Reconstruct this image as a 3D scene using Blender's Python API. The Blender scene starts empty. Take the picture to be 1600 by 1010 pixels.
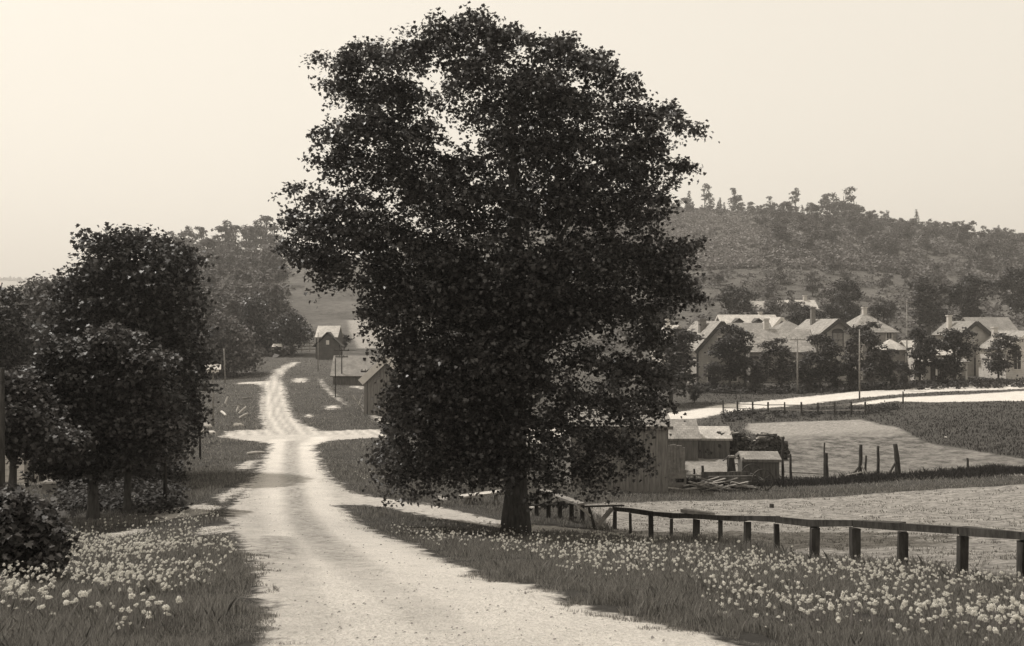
import bpy, math, random
import numpy as np
from mathutils import Vector, Matrix
R = math.radians
random.seed(7); rng = np.random.default_rng(11)
S = bpy.context.scene
C = S.collection

# ------------------------------------------------------------------ camera
CAMZ = 1.7
FP = 1500.0                      # focal length in pixels of the 1600 px wide photograph
cam_d = bpy.data.cameras.new("camera"); cam = bpy.data.objects.new("camera", cam_d); C.objects.link(cam)
cam.location = (0, 0, CAMZ); cam.rotation_euler = (R(90), 0, 0)
cam_d.sensor_width = 36; cam_d.lens = 36 * FP / 1600; cam_d.clip_start = 0.1; cam_d.clip_end = 6000
S.camera = cam
S.render.resolution_x = 1024; S.render.resolution_y = 646
# ------------------------------------------------------------------ light
SUN_EL = 59.0
SUN_AZ = -68.0                   # degrees from the view direction (+Y), negative = to the left
W = bpy.data.worlds.new("World"); S.world = W; W.use_nodes = True
nt = W.node_tree; nt.nodes.clear()
sky = nt.nodes.new('ShaderNodeTexSky'); sky.sky_type = 'NISHITA'; sky.sun_disc = False
sky.sun_elevation = R(SUN_EL); sky.sun_rotation = R(SUN_AZ); sky.air_density = 1.0; sky.dust_density = 6.0; sky.ozone_density = 1.0
bw = nt.nodes.new('ShaderNodeRGBToBW')
pw = nt.nodes.new('ShaderNodeMath'); pw.operation = 'POWER'; pw.inputs[1].default_value = 0.2
tint = nt.nodes.new('ShaderNodeMix'); tint.data_type = 'RGBA'; tint.blend_type = 'MULTIPLY'; tint.inputs[0].default_value = 1
tint.inputs[7].default_value = (7.1, 6.58, 5.72, 1)
bg = nt.nodes.new('ShaderNodeBackground'); bg.inputs[1].default_value = 0.10
wo = nt.nodes.new('ShaderNodeOutputWorld')
nt.links.new(sky.outputs[0], bw.inputs[0]); nt.links.new(bw.outputs[0], pw.inputs[0]); nt.links.new(pw.outputs[0], tint.inputs[6])
nt.links.new(tint.outputs[2], bg.inputs[0]); nt.links.new(bg.outputs[0], wo.inputs[0])
sd = bpy.data.lights.new("sun", 'SUN'); sd.energy = 3.7; sd.angle = R(0.6); sd.color = (1, .95, .88)
sun = bpy.data.objects.new("sun", sd); C.objects.link(sun)
sv = Vector((math.sin(R(SUN_AZ))*math.cos(R(SUN_EL)), math.cos(R(SUN_AZ))*math.cos(R(SUN_EL)), math.sin(R(SUN_EL))))
sun.rotation_euler = sv.to_track_quat('Z', 'Y').to_euler(); sun.location = sv*50
S.view_settings.view_transform = 'Standard'; S.view_settings.look = 'None'; S.view_settings.exposure = 0.12; S.view_settings.gamma = 1
S.cycles.max_bounces = 6; S.cycles.volume_bounces = 0; S.cycles.transparent_max_bounces = 4

# ------------------------------------------------------------------ terrain height
ROWS = [2,5,8,12,16,20,26,33,45,60,80,100,120,150,200,280,380,450,700,1200,2500]
COLS = {
 -900:[.15,.05,-.5,-1.3,-2.0,-2.4,-3.0,-3.6,-4.2,-4.5,-4.5,-4.5,-4,-3,-1,2,5,8,20,45,104],
 0:   [.15,.05,-.5,-1.3,-2.0,-2.4,-3.0,-3.6,-4.2,-4.5,-4.5,-4.5,-4,-3,-1,2,5,8,20,45,112],
 250: [.15,.03,-.47,-1.2,-1.9,-2.35,-2.9,-3.4,-4,-4.2,-4,-3.5,-2.5,0,7,19,28,28,14,30,70],
 430: [.15,.02,-.45,-1.15,-1.85,-2.3,-2.8,-3.2,-3.8,-4.1,-3.9,-3.2,-2.4,-.5,3.5,14,24,26,10,20,60],
 600: [.1,0,-.5,-1.2,-1.95,-2.6,-3.0,-3.3,-3.8,-3.9,-3.5,-2.9,-2,0,5,16,27,30,15,20,60],
 800: [.1,0,-.5,-1.2,-2.0,-2.7,-3.2,-3.7,-4.4,-5,-4.9,-4.4,-3.6,-1.5,4,18,36,42,30,30,60],
 1000:[.1,-.02,-.5,-1.25,-2.05,-2.8,-3.5,-4.15,-5,-5.6,-5.7,-5.4,-4.9,-3,3,20,45,56,40,40,60],
 1200:[.1,-.03,-.55,-1.25,-2.05,-2.75,-3.55,-4.2,-4.9,-5.4,-5.7,-5.3,-4.7,-2,6,24,44,54,40,40,60],
 1400:[.1,-.05,-.58,-1.3,-2.05,-2.6,-3.4,-4.15,-4.7,-4.75,-5,-5.05,-4.5,-2,4,18,38,49,36,40,60],
 1600:[.1,-.05,-.6,-1.35,-2.0,-2.5,-3.1,-3.75,-3.75,-3.9,-4.6,-4.8,-4.2,-2,3,14,30,39,30,40,60],
 2600:[.1,-.05,-.6,-1.35,-2.0,-2.5,-3.1,-3.6,-3.6,-3.8,-4.5,-4.8,-4.2,-2,2,9,18,22,20,40,60]}
LT = np.linspace(math.log(2), math.log(2500), 420)
PT = np.linspace(-900, 2600, 200)
_c = sorted(COLS); _lr = np.log(np.array(ROWS, float))
_t = np.array([np.interp(LT, _lr, COLS[c]) for c in _c])
TAB = np.array([np.interp(PT, _c, _t[:, j]) for j in range(len(LT))])       # [row, col]
def _blur(a, s, ax):
    r = int(3*s); k = np.exp(-.5*(np.arange(-r, r+1)/s)**2); k /= k.sum()
    a = np.moveaxis(a, ax, -1); p = np.pad(a, [(0, 0)]*(a.ndim-1)+[(r, r)], mode='edge')
    o = sum(k[i]*p[..., i:i+a.shape[-1]] for i in range(2*r+1)); return np.moveaxis(o, -1, ax)
TAB = _blur(_blur(TAB, 5, 0), 5, 1)
def hashn(ix, iy, seed=0):
    h = (ix*374761393 + iy*668265263 + seed*144269504) & 0x7fffffff
    h = (h ^ (h >> 13))*1274126177 & 0x7fffffff
    return ((h ^ (h >> 16)) & 0xffff)/65535.0
def vnoise(x, y, s, seed=0):
    x = np.asarray(x, float)/s; y = np.asarray(y, float)/s
    ix = np.floor(x).astype(np.int64); iy = np.floor(y).astype(np.int64); fx = x-ix; fy = y-iy
    fx = fx*fx*(3-2*fx); fy = fy*fy*(3-2*fy)
    a = hashn(ix, iy, seed); b = hashn(ix+1, iy, seed); c = hashn(ix, iy+1, seed); d = hashn(ix+1, iy+1, seed)
    return (a*(1-fx)+b*fx)*(1-fy)+(c*(1-fx)+d*fx)*fy
def HZ(X, Y):
    X = np.asarray(X, float); Y = np.asarray(Y, float); Yc = np.clip(Y, 2.0, 2499)
    p = np.clip(800+FP*X/np.maximum(Yc, 3.5), -899, 2599); l = np.log(Yc)
    fi = (l-LT[0])/(LT[1]-LT[0]); fj = (p-PT[0])/(PT[1]-PT[0])
    i = np.clip(fi.astype(int), 0, len(LT)-2); j = np.clip(fj.astype(int), 0, len(PT)-2)
    a = np.clip(fi-i, 0, 1); b = np.clip(fj-j, 0, 1)
    z = (TAB[i, j]*(1-b)+TAB[i, j+1]*b)*(1-a)+(TAB[i+1, j]*(1-b)+TAB[i+1, j+1]*b)*a
    z = z + np.where(Y < 2, (2-Y)*.03, 0)
    far = np.clip((Y-120)/300, 0, 1)
    z = z + (vnoise(X, Y, 45, 3)-.5)*7*far + (vnoise(X, Y, 17, 4)-.5)*2*far
    z = z + (vnoise(X, Y, 1.3, 5)-.5)*.07 + (vnoise(X, Y, .45, 6)-.5)*.03 + (vnoise(X, Y, 9, 8)-.5)*.3*np.clip((Y-30)/40, 0, 1)
    return z
def hz(x, y): return float(HZ(np.array([x]), np.array([y]))[0])
def hit(px, py):
    """the ground point seen in that direction"""
    D = np.exp(np.linspace(math.log(2.5), math.log(2400), 6000))
    X = (px-800)/FP*D; Z = CAMZ-(py-505)/FP*D
    g = HZ(X, D); k = np.argmax(g >= Z)
    if g[k] < Z[k]: k = len(D)-1
    return (float(X[k]), float(D[k]))
def at(px, D): x = (px-800)/FP*D; return Vector((x, D, hz(x, D)))

# ------------------------------------------------------------------ ground cover map
def poly(pts): return np.array([hit(*p) for p in pts])
def sdist(P, X, Y):
    """signed distance to polygon, positive inside (only computed near the polygon's box)"""
    out = np.full(X.shape, -1e3)
    lo = P.min(0)-8-.08*P[:, 1].max(); hi = P.max(0)+8+.08*P[:, 1].max()
    m = (X > lo[0]) & (X < hi[0]) & (Y > lo[1]) & (Y < hi[1])
    x = X[m]; y = Y[m]; d = np.full(x.shape, 1e9); ins = np.zeros(x.shape, bool)
    n = len(P)
    for i in range(n):
        ax, ay = P[i]; bx, by = P[(i+1) % n]; ex, ey = bx-ax, by-ay; L = ex*ex+ey*ey+1e-12
        t = np.clip(((x-ax)*ex+(y-ay)*ey)/L, 0, 1); d = np.minimum(d, (x-ax-t*ex)**2+(y-ay-t*ey)**2)
        c = ((ay > y) != (by > y)) & (x < (bx-ax)*(y-ay)/((by-ay) if by != ay else 1e-9)+ax); ins ^= c
    d = np.sqrt(d); out[m] = np.where(ins, d, -d); return out
ROAD_A = poly([(408,1010),(412,960),(402,905),(390,868),(376,846),(358,822),(362,792),(384,765),(402,738),(418,705),(424,694),(350,684),(352,674),(415,672),(408,650),(407,628),(414,607),(408,602),(395,600),(370,601),(372,598),(418,596),(430,578),(455,567),(470,566),(447,577),(436,592),(442,600),(445,606),(448,630),(458,652),(478,666),(505,674),(605,671),(605,684),(525,688),(490,696),(498,722),(515,745),(542,768),(620,782),(690,793),(775,812),(850,822),(1000,833),(1110,846),(990,838),(850,832),(700,812),(640,801),(570,789),(530,790),(560,817),(640,850),(740,893),(850,925),(960,962),(1090,990),(1180,1008)])
ROAD_A = np.vstack([ROAD_A, [(1.25, 4.2), (1.1, -3.6), (-1.7, -3.6), (-1.25, 4.2)]])
ROAD_B = poly([(820,662),(1040,646),(1125,633),(1240,622),(1340,612),(1470,603),(1600,597),(1720,592),(1720,604),(1600,608),(1470,612),(1340,623),(1240,634),(1135,645),(1040,668),(930,676),(820,694)])
ROAD_C = poly([(1320,634),(1380,624),(1460,619),(1600,611),(1720,608),(1720,626),(1600,627),(1460,629),(1400,627),(1360,632)])
SPOTS = [poly(q) for q in ([(5,718),(115,716),(118,756),(5,760)],[(225,803),(320,787),(350,792),(330,803),(250,815)],[(300,826),(375,817),(378,832),(310,838)],[(150,838),(225,824),(240,830),(165,846)],[(330,775),(392,752),(392,765),(345,786)],[(365,730),(405,716),(400,730),(375,738)],[(455,592),(480,590),(482,598),(455,599)],[(506,634),(530,633),(533,640),(508,641)],[(500,590),(512,605),(540,628),(545,636),(520,622),(497,597)],[(540,590),(575,592),(570,610),(548,606)],[(565,632),(600,655),(610,668),(585,660)],[(475,648),(488,647),(490,653),(477,654)],[(690,772),(705,778),(690,786),(676,780)],[(632,824),(672,826),(668,834),(630,832)])]
FIELD_A = poly([(905,788),(935,812),(965,836),(1087,850),(1170,858),(1272,878),(1410,893),(1503,905),(1640,925),(1990,960),(1990,757),(1700,753),(1600,757),(1410,768),(1230,779),(1050,783),(950,785)])
FIELD_B = poly([(1060,712),(1150,705),(1230,700),(1165,670),(1170,662),(1260,659),(1345,656),(1400,668),(1440,690),(1500,702),(1610,720),(1800,735),(1800,748),(1600,744),(1410,742),(1310,747),(1230,745),(1080,742)])
FIELD_C = poly([(543,500),(600,500),(640,545),(560,545),(549,525)])
FIELD_D = poly([(-400,441),(55,439),(58,452),(-400,462)])
TRACK = [poly(q) for q in ([(437,688),(433,710),(435,760),(442,800),(470,840),(520,905),(580,1000)],[(500,684),(478,700),(482,750),(500,790),(560,840),(690,905),(860,985)])]
MID = poly([(456,690),(455,720),(458,760),(468,800),(500,845),(590,915),(700,985)])
MID2 = poly([(432,840),(440,870),(452,920),(470,1000)])
MIDF = poly([(470,690),(450,670),(436,650),(430,620),(427,600),(436,580),(455,569)])
def pdist(P, X, Y):
    d = np.full(X.shape, 1e9)
    for i in range(len(P)-1):
        ax, ay = P[i]; ex, ey = P[i+1]-P[i]; L = ex*ex+ey*ey+1e-9
        t = np.clip(((X-ax)*ex+(Y-ay)*ey)/L, 0, 1); d = np.minimum(d, (X-ax-t*ex)**2+(Y-ay-t*ey)**2)
    return np.sqrt(d)
def cover(X, Y):
    w = .22+.009*np.maximum(Y, 0)
    r = sdist(ROAD_A, X, Y)
    for q in [ROAD_B, ROAD_C]: r = np.maximum(r, sdist(q, X, Y))
    for q in SPOTS: r = np.maximum(r, np.minimum(sdist(q, X, Y)-.22*w, .35*w))
    f = sdist(FIELD_A, X, Y)
    for q in (FIELD_B, FIELD_C, FIELD_D): f = np.maximum(f, sdist(q, X, Y))
    return np.clip(r/w, -2, 2), np.clip(f/w, -2, 2)

# ------------------------------------------------------------------ materials
def new_mat(name):
    m = bpy.data.materials.new(name); m.use_nodes = True; n = m.node_tree; n.nodes.clear()
    return m, n
def nd(n, t, **k):
    x = n.nodes.new(t)
    for a, b in k.items(): setattr(x, a, b)
    return x
TN = (1.0, .945, .875)
def sep(v): return (v*TN[0], v*TN[1], v*TN[2], 1)
def mat(name, lo, hi, scale=3, rough=.9, bump=.3, kind='noise', stretch=(1,1,1), fine=None, spec=.3, tri=None):
    """weathered surface: noise between two greys, optional board / shingle pattern"""
    m, n = new_mat(name); out = nd(n, 'ShaderNodeOutputMaterial'); p = nd(n, 'ShaderNodeBsdfPrincipled')
    p.inputs['Roughness'].default_value = rough; p.inputs['Specular IOR Level'].default_value = spec
    tc = nd(n, 'ShaderNodeTexCoord'); mp = nd(n, 'ShaderNodeMapping'); mp.inputs['Scale'].default_value = stretch
    n.links.new(tc.outputs['Object'], mp.inputs[0])
    no = nd(n, 'ShaderNodeTexNoise'); no.inputs['Scale'].default_value = scale; no.inputs['Detail'].default_value = 8; no.inputs['Roughness'].default_value = .65
    n.links.new(mp.outputs[0], no.inputs[0])
    cr = nd(n, 'ShaderNodeValToRGB'); cr.color_ramp.elements[0].position = .32; cr.color_ramp.elements[1].position = .68
    cr.color_ramp.elements[0].color = sep(lo); cr.color_ramp.elements[1].color = sep(hi)
    n.links.new(no.outputs[0], cr.inputs[0]); col = cr.outputs[0]; hgt = no.outputs[0]
    if kind in ('lap', 'board', 'shingle'):
        if kind == 'shingle':
            br = nd(n, 'ShaderNodeTexBrick'); br.inputs['Scale'].default_value = 1; br.inputs['Brick Width'].default_value = .2; br.inputs['Row Height'].default_value = .13
            br.inputs['Mortar Size'].default_value = .014; br.inputs['Color1'].default_value = (1,1,1,1); br.inputs['Color2'].default_value = (.62,.62,.62,1); br.inputs['Mortar'].default_value = (.5,.5,.5,1)
            uv = nd(n, 'ShaderNodeUVMap'); n.links.new(uv.outputs[0], br.inputs[0])
            mx = nd(n, 'ShaderNodeMix', data_type='RGBA', blend_type='MULTIPLY'); mx.inputs[0].default_value = .8
            n.links.new(col, mx.inputs[6]); n.links.new(br.outputs[0], mx.inputs[7]); col = mx.outputs[2]; hgt = br.outputs[0]
        else:
            wv = nd(n, 'ShaderNodeTexWave', wave_type='BANDS', bands_direction='Z' if kind == 'lap' else 'X', wave_profile='SAW')
            wv.inputs['Scale'].default_value = (1.6 if kind == 'lap' else .7) if fine is None else fine; wv.inputs['Distortion'].default_value = .15
            n.links.new(tc.outputs['Object'], wv.inputs[0])
            c2 = nd(n, 'ShaderNodeValToRGB'); c2.color_ramp.elements[0].color = (.45,.45,.45,1); c2.color_ramp.elements[1].position = .18; c2.color_ramp.elements[1].color = (1,1,1,1)
            n.links.new(wv.outputs[0], c2.inputs[0]); mx = nd(n, 'ShaderNodeMix', data_type='RGBA', blend_type='MULTIPLY'); mx.inputs[0].default_value = .8
            n.links.new(col, mx.inputs[6]); n.links.new(c2.outputs[0], mx.inputs[7]); col = mx.outputs[2]; hgt = wv.outputs[0]
    bp = nd(n, 'ShaderNodeBump'); bp.inputs['Strength'].default_value = bump; bp.inputs['Distance'].default_value = .03
    n.links.new(hgt, bp.inputs['Height']); n.links.new(bp.outputs[0], p.inputs['Normal']); n.links.new(col, p.inputs['Base Color'])
    n.links.new(p.outputs[0], out.inputs[0]); return m
def leaf_mat(name, lo, hi, trans=.22, spec=.35, rough=.5, tnt=(1,.935,.895)):
    m, n = new_mat(name); out = nd(n, 'ShaderNodeOutputMaterial'); p = nd(n, 'ShaderNodeBsdfPrincipled')
    g = nd(n, 'ShaderNodeNewGeometry'); cr = nd(n, 'ShaderNodeValToRGB')
    cr.color_ramp.elements[0].color = (lo*tnt[0], lo*tnt[1], lo*tnt[2], 1); cr.color_ramp.elements[1].color = (hi*tnt[0], hi*tnt[1], hi*tnt[2], 1)
    n.links.new(g.outputs['Random Per Island'], cr.inputs[0])
    p.inputs['Roughness'].default_value = rough; p.inputs['Specular IOR Level'].default_value = spec
    tr = nd(n, 'ShaderNodeBsdfTranslucent'); mx = nd(n, 'ShaderNodeMixShader'); mx.inputs[0].default_value = trans
    n.links.new(cr.outputs[0], p.inputs['Base Color']); n.links.new(cr.outputs[0], tr.inputs[0])
    n.links.new(p.outputs[0], mx.inputs[1]); n.links.new(tr.outputs[0], mx.inputs[2]); n.links.new(mx.outputs[0], out.inputs[0])
    return m
M = dict(
 bark=mat('bark', .035, .11, 6, bump=1, stretch=(3,3,.6)),
 post=mat('dark_weathered_wood', .02, .075, 7, bump=.8, stretch=(1.5,1.5,.4), spec=.08),
 pale_wood=mat('pale_weathered_wood', .28, .52, 6, bump=.4, stretch=(1,1,1)),
 grey_wood=mat('grey_weathered_wood', .12, .28, 5, bump=.5, stretch=(1,1,1)),
 barn=mat('barn_boards', .10, .24, 5, bump=.6, kind='board', stretch=(4,4,.35), fine=1.55),
 barn_dark=mat('dark_barn_boards', .05, .13, 4, bump=.6, kind='board', stretch=(3,3,.4), fine=1.2),
 lap=mat('grey_clapboard', .30, .46, 2, bump=.6, kind='lap'),
 lap_mid=mat('mid_clapboard', .18, .30, 2, bump=.6, kind='lap'),
 lap_white=mat('white_clapboard', .5, .66, 2, bump=.5, kind='lap'),
 lap_dark=mat('dark_clapboard', .06, .11, 2, bump=.5, kind='lap'),
 shingle=mat('pale_shingles', .20, .42, 2.2, kind='shingle', bump=.5),
 shingle_mid=mat('grey_shingles', .18, .32, 1.2, kind='shingle', bump=.5),
 shingle_white=mat('bright_shingles', .38, .64, 1.2, kind='shingle', bump=.4),
 trim=mat('white_trim', .5, .62, 3, bump=.1), trim_dark=mat('dark_trim', .04, .07, 3, bump=.1),
 brick=mat('chimney_brick', .10, .2, 6, bump=.6), plaster=mat('pale_chimney', .4, .55, 4, bump=.3),
 stone=mat('pale_stone', .35, .6, 5, bump=.6), metal=mat('old_iron', .05, .1, 8, rough=.6, bump=.2),
 maple=leaf_mat('maple_leaves', .018, .075, .25, .45, .42), maple_dark=leaf_mat('dark_maple_leaves', .016, .06, .22, .35, .45),
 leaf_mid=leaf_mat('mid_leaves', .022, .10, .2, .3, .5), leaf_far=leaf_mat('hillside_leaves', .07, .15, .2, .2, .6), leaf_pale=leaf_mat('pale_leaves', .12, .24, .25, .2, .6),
 grass=leaf_mat('grass_blades', .07, .34, .4, .2, .6, (1, .955, .88)), weed=leaf_mat('weeds', .02, .06, .2, .2, .6), dry=leaf_mat('dry_grass', .18, .38, .3, .2, .7),
 fluff=leaf_mat('seed_head', .7, .85, .5, .1, .8, (1, .97, .9)), stem=leaf_mat('flower_stem', .12, .25, .2, .2, .6),
)
m, n = new_mat('window_glass'); o_ = nd(n, 'ShaderNodeOutputMaterial'); p_ = nd(n, 'ShaderNodeBsdfPrincipled')
p_.inputs['Base Color'].default_value = sep(.03); p_.inputs['Roughness'].default_value = .08; p_.inputs['Specular IOR Level'].default_value = .6
n.links.new(p_.outputs[0], o_.inputs[0]); M['glass'] = m

M['curtain'] = mat('curtained_glass', .12, .3, 4, rough=.3, bump=0)
def ground_mat():
    m, n = new_mat('ground'); L = n.links.new; out = nd(n, 'ShaderNodeOutputMaterial'); p = nd(n, 'ShaderNodeBsdfPrincipled')
    p.inputs['Roughness'].default_value = .95; p.inputs['Specular IOR Level'].default_value = .1
    geo = nd(n, 'ShaderNodeNewGeometry')
    def noise(scale, det=8, rough=.65, st=None):
        no = nd(n, 'ShaderNodeTexNoise'); no.inputs['Scale'].default_value = scale; no.inputs['Detail'].default_value = det; no.inputs['Roughness'].default_value = rough
        if st:
            mp = nd(n, 'ShaderNodeMapping'); mp.inputs['Scale'].default_value = st; L(geo.outputs['Position'], mp.inputs[0]); L(mp.outputs[0], no.inputs[0])
        else: L(geo.outputs['Position'], no.inputs[0])
        return no.outputs[0]
    def attr(nm): a = nd(n, 'ShaderNodeAttribute'); a.attribute_name = nm; return a.outputs['Fac']
    def ramp(v, a, b, ca, cb):
        r = nd(n, 'ShaderNodeValToRGB'); r.color_ramp.elements[0].position = a; r.color_ramp.elements[1].position = b
        r.color_ramp.elements[0].color = ca; r.color_ramp.elements[1].color = cb; L(v, r.inputs[0]); return r.outputs[0]
    def edge(v, nz, k):
        a = nd(n, 'ShaderNodeMath', operation='MULTIPLY_ADD'); L(nz, a.inputs[0]); a.inputs[1].default_value = k; a.inputs[2].default_value = -.5*k
        b = nd(n, 'ShaderNodeMath', operation='ADD'); L(a.outputs[0], b.inputs[0]); L(v, b.inputs[1])
        r = nd(n, 'ShaderNodeMapRange', interpolation_type='SMOOTHSTEP'); r.inputs[1].default_value = -.35; r.inputs[2].default_value = .35; L(b.outputs[0], r.inputs[0]); return r.outputs[0]
    def mix(f, a, b, bt='MIX'):
        x = nd(n, 'ShaderNodeMix', data_type='RGBA', blend_type=bt)
        if isinstance(f, float): x.inputs[0].default_value = f
        else: L(f, x.inputs[0])
        L(a, x.inputs[6]); L(b, x.inputs[7]); return x.outputs[2]
    n1 = noise(3.5); n2 = noise(22, 6, .7); n3 = noise(.35, 6); n4 = noise(.05, 8, .7); n5 = noise(70, 4, .7)
    grass = mix(.5, ramp(n1, .3, .7, sep(.03), sep(.085)), ramp(n3, .35, .65, sep(.04), sep(.10)))
    pasture = mix(.5, ramp(n4, .4, .6, sep(.05), sep(.13)), ramp(noise(.6, 8, .8), .4, .6, sep(.04), sep(.15)))
    grass = mix(attr('far'), grass, pasture)
    fld = mix(.6, ramp(noise(6, 6, .8), .42, .58, sep(.07), sep(.50)), ramp(noise(3.2, 8, .8, (.8, 2.2, 1)), .40, .60, sep(.10), sep(.42)))
    fld = mix(attr('grey'), fld, ramp(noise(1.6, 8, .85, (1, .5, 1)), .42, .58, sep(.06), sep(.24)))
    sand = mix(.5, ramp(n2, .36, .62, sep(.50), sep(.84)), ramp(noise(1.1, 8, .7), .3, .70, sep(.55), sep(.80)))
    grit = ramp(n5, .36, .46, sep(.25), (1,1,1,1)); sand = mix(.65, sand, grit, 'MULTIPLY')
    dung = ramp(noise(9, 5, .8), .66, .72, (1,1,1,1), sep(.35)); sand = mix(.7, sand, dung, 'MULTIPLY')
    g2 = mix(attr('track'), ramp(noise(7, 8, .75), .36, .62, sep(.18), sep(.50)), sand)
    sand = g2
    c = mix(edge(attr('field'), n1, 1.4), grass, fld)
    eg = nd(n, 'ShaderNodeMath', operation='MULTIPLY_ADD'); L(noise(.9, 6, .75), eg.inputs[0]); eg.inputs[1].default_value = .6; L(n1, eg.inputs[2]); eg2 = nd(n, 'ShaderNodeMath', operation='MULTIPLY'); L(eg.outputs[0], eg2.inputs[0]); eg2.inputs[1].default_value = .62
    c = mix(edge(attr('sand'), eg2.outputs[0], 4.2), c, sand)
    L(c, p.inputs['Base Color'])
    bp = nd(n, 'ShaderNodeBump'); bp.inputs['Strength'].default_value = .9; bp.inputs['Distance'].default_value = .09
    ad = nd(n, 'ShaderNodeMath', operation='ADD'); L(n1, ad.inputs[0]); L(n2, ad.inputs[1]); L(ad.outputs[0], bp.inputs['Height']); L(bp.outputs[0], p.inputs['Normal'])
    L(p.outputs[0], out.inputs[0]); return m
M['ground'] = ground_mat()

# ------------------------------------------------------------------ object helpers
def tag(o, label=None, cat=None, group=None, kind=None):
    if label: o['label'] = label
    if cat: o['category'] = cat
    if group: o['group'] = group
    if kind: o['kind'] = kind
    return o
def mesh_np(name, V, F, mt, parent=None, loc=None, smooth=False):
    """V (n,3) array, F: (m,k) array of equal sized faces or a list of such arrays"""
    Fs = F if isinstance(F, list) else [F]
    me = bpy.data.meshes.new(name); V = np.asarray(V, np.float32)
    me.vertices.add(len(V)); me.vertices.foreach_set('co', V.ravel())
    idx = np.concatenate([f.ravel() for f in Fs]).astype(np.int32); sizes = np.concatenate([np.full(len(f), f.shape[1]) for f in Fs])
    st = np.concatenate([[0], np.cumsum(sizes)[:-1]]).astype(np.int32)
    me.loops.add(len(idx)); me.loops.foreach_set('vertex_index', idx)
    me.polygons.add(len(sizes)); me.polygons.foreach_set('loop_start', st)
    me.update(calc_edges=True); me.validate()
    if smooth: me.polygons.foreach_set('use_smooth', np.ones(len(me.polygons), bool))
    me.materials.append(mt); o = bpy.data.objects.new(name, me); C.objects.link(o)
    if parent: o.parent = parent
    if loc is not None: o.location = loc
    return o
class MB:
    """collects solids into one mesh"""
    def __init__(s): s.v = []; s.f = []; s.uv = {}
    def quadbox(s, p, jit=0):
        b = len(s.v)
        for q in p: s.v.append(tuple(c+random.uniform(-jit, jit) for c in q))
        for f in ((0,3,2,1),(4,5,6,7),(0,1,5,4),(1,2,6,5),(2,3,7,6),(3,0,4,7)): s.f.append(tuple(b+i for i in f))
    def box(s, x0, x1, y0, y1, z0, z1, jit=0):
        s.quadbox([(x0,y0,z0),(x1,y0,z0),(x1,y1,z0),(x0,y1,z0),(x0,y0,z1),(x1,y0,z1),(x1,y1,z1),(x0,y1,z1)], jit); return s
    def beam(s, a, b, w, h, up=(0,0,1), jit=0):
        a = Vector(a); b = Vector(b); d = (b-a).normalized(); u = Vector(up)
        if abs(d.dot(u)) > .95: u = Vector((0,1,0))
        r = d.cross(u).normalized(); u = r.cross(d)
        s.quadbox([a-r*w/2-u*h/2, a+r*w/2-u*h/2, b+r*w/2-u*h/2, b-r*w/2-u*h/2, a-r*w/2+u*h/2, a+r*w/2+u*h/2, b+r*w/2+u*h/2, b-r*w/2+u*h/2], jit); return s
    def tube(s, pts, rad, n=8, cap=True, jit=0):
        pts = [Vector(p) for p in pts]; b0 = len(s.v)
        for i, p in enumerate(pts):
            d = (pts[min(i+1, len(pts)-1)]-pts[max(i-1, 0)]).normalized(); u = Vector((0,0,1)) if abs(d.z) < .9 else Vector((1,0,0))
            r = d.cross(u).normalized(); u = r.cross(d)
            for k in range(n):
                t = 2*math.pi*k/n; q = rad[i]*(1+random.uniform(-jit, jit)); s.v.append(tuple(p+(r*math.cos(t)+u*math.sin(t))*q))
        for i in range(len(pts)-1):
            for k in range(n):
                a = b0+i*n+k; b = b0+i*n+(k+1) % n; s.f.append((a, b, b+n, a+n))
        if cap: s.f.append(tuple(b0+k for k in range(n))[::-1]); s.f.append(tuple(b0+(len(pts)-1)*n+k for k in range(n)))
        return s
    def face(s, pts, uv=None):
        b = len(s.v); s.v += [tuple(p) for p in pts]; s.f.append(tuple(range(b, b+len(pts))))
        if uv: s.uv[len(s.f)-1] = uv
        return s
    def slab(s, pts, t, uvs=None):
        """thick sheet: pts counter-clockwise seen from outside, thickness t inward"""
        P = [Vector(p) for p in pts]; nrm = (P[1]-P[0]).cross(P[2]-P[0]).normalized()
        L = (P[1]-P[0]).normalized(); Up = nrm.cross(L)
        uv = [((q-P[0]).dot(L), (q-P[0]).dot(Up)) for q in P]
        s.face(P, uv); Q = [q-nrm*t for q in P]; s.face(Q[::-1])
        for i in range(len(P)): j = (i+1) % len(P); s.face([P[i], Q[i], Q[j], P[j]])
        return s
    def build(s, name, mt, parent=None, loc=None, smooth=False):
        me = bpy.data.meshes.new(name); me.from_pydata(s.v, [], s.f); me.materials.append(mt)
        if s.uv:
            ul = me.uv_layers.new(name='UVMap')
            for fi, uv in s.uv.items():
                for li, q in zip(me.polygons[fi].loop_indices, uv): ul.data[li].uv = q
        if smooth:
            for p in me.polygons: p.use_smooth = True
        o = bpy.data.objects.new(name, me); C.objects.link(o)
        if parent: o.parent = parent
        if loc is not None: o.location = loc
        return o
def empty(name, loc, label, cat, group=None, rz=0):
    o = bpy.data.objects.new(name, None); o.empty_display_size = .3; C.objects.link(o); o.location = loc; o.rotation_euler = (0,0,rz)
    return tag(o, label, cat, group)
def copy_tree(o, loc, rz=0, sc=(1,1,1), label=None, group=None, parts=True):
    c = o.copy(); C.objects.link(c); c.location = loc; c.rotation_euler = (0,0,rz); c.scale = sc
    if label: c['label'] = label
    if group: c['group'] = group
    for ch in KIDS[o.name]:
        k = ch.copy(); C.objects.link(k); k.parent = c
    return c
KIDS = {}

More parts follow.
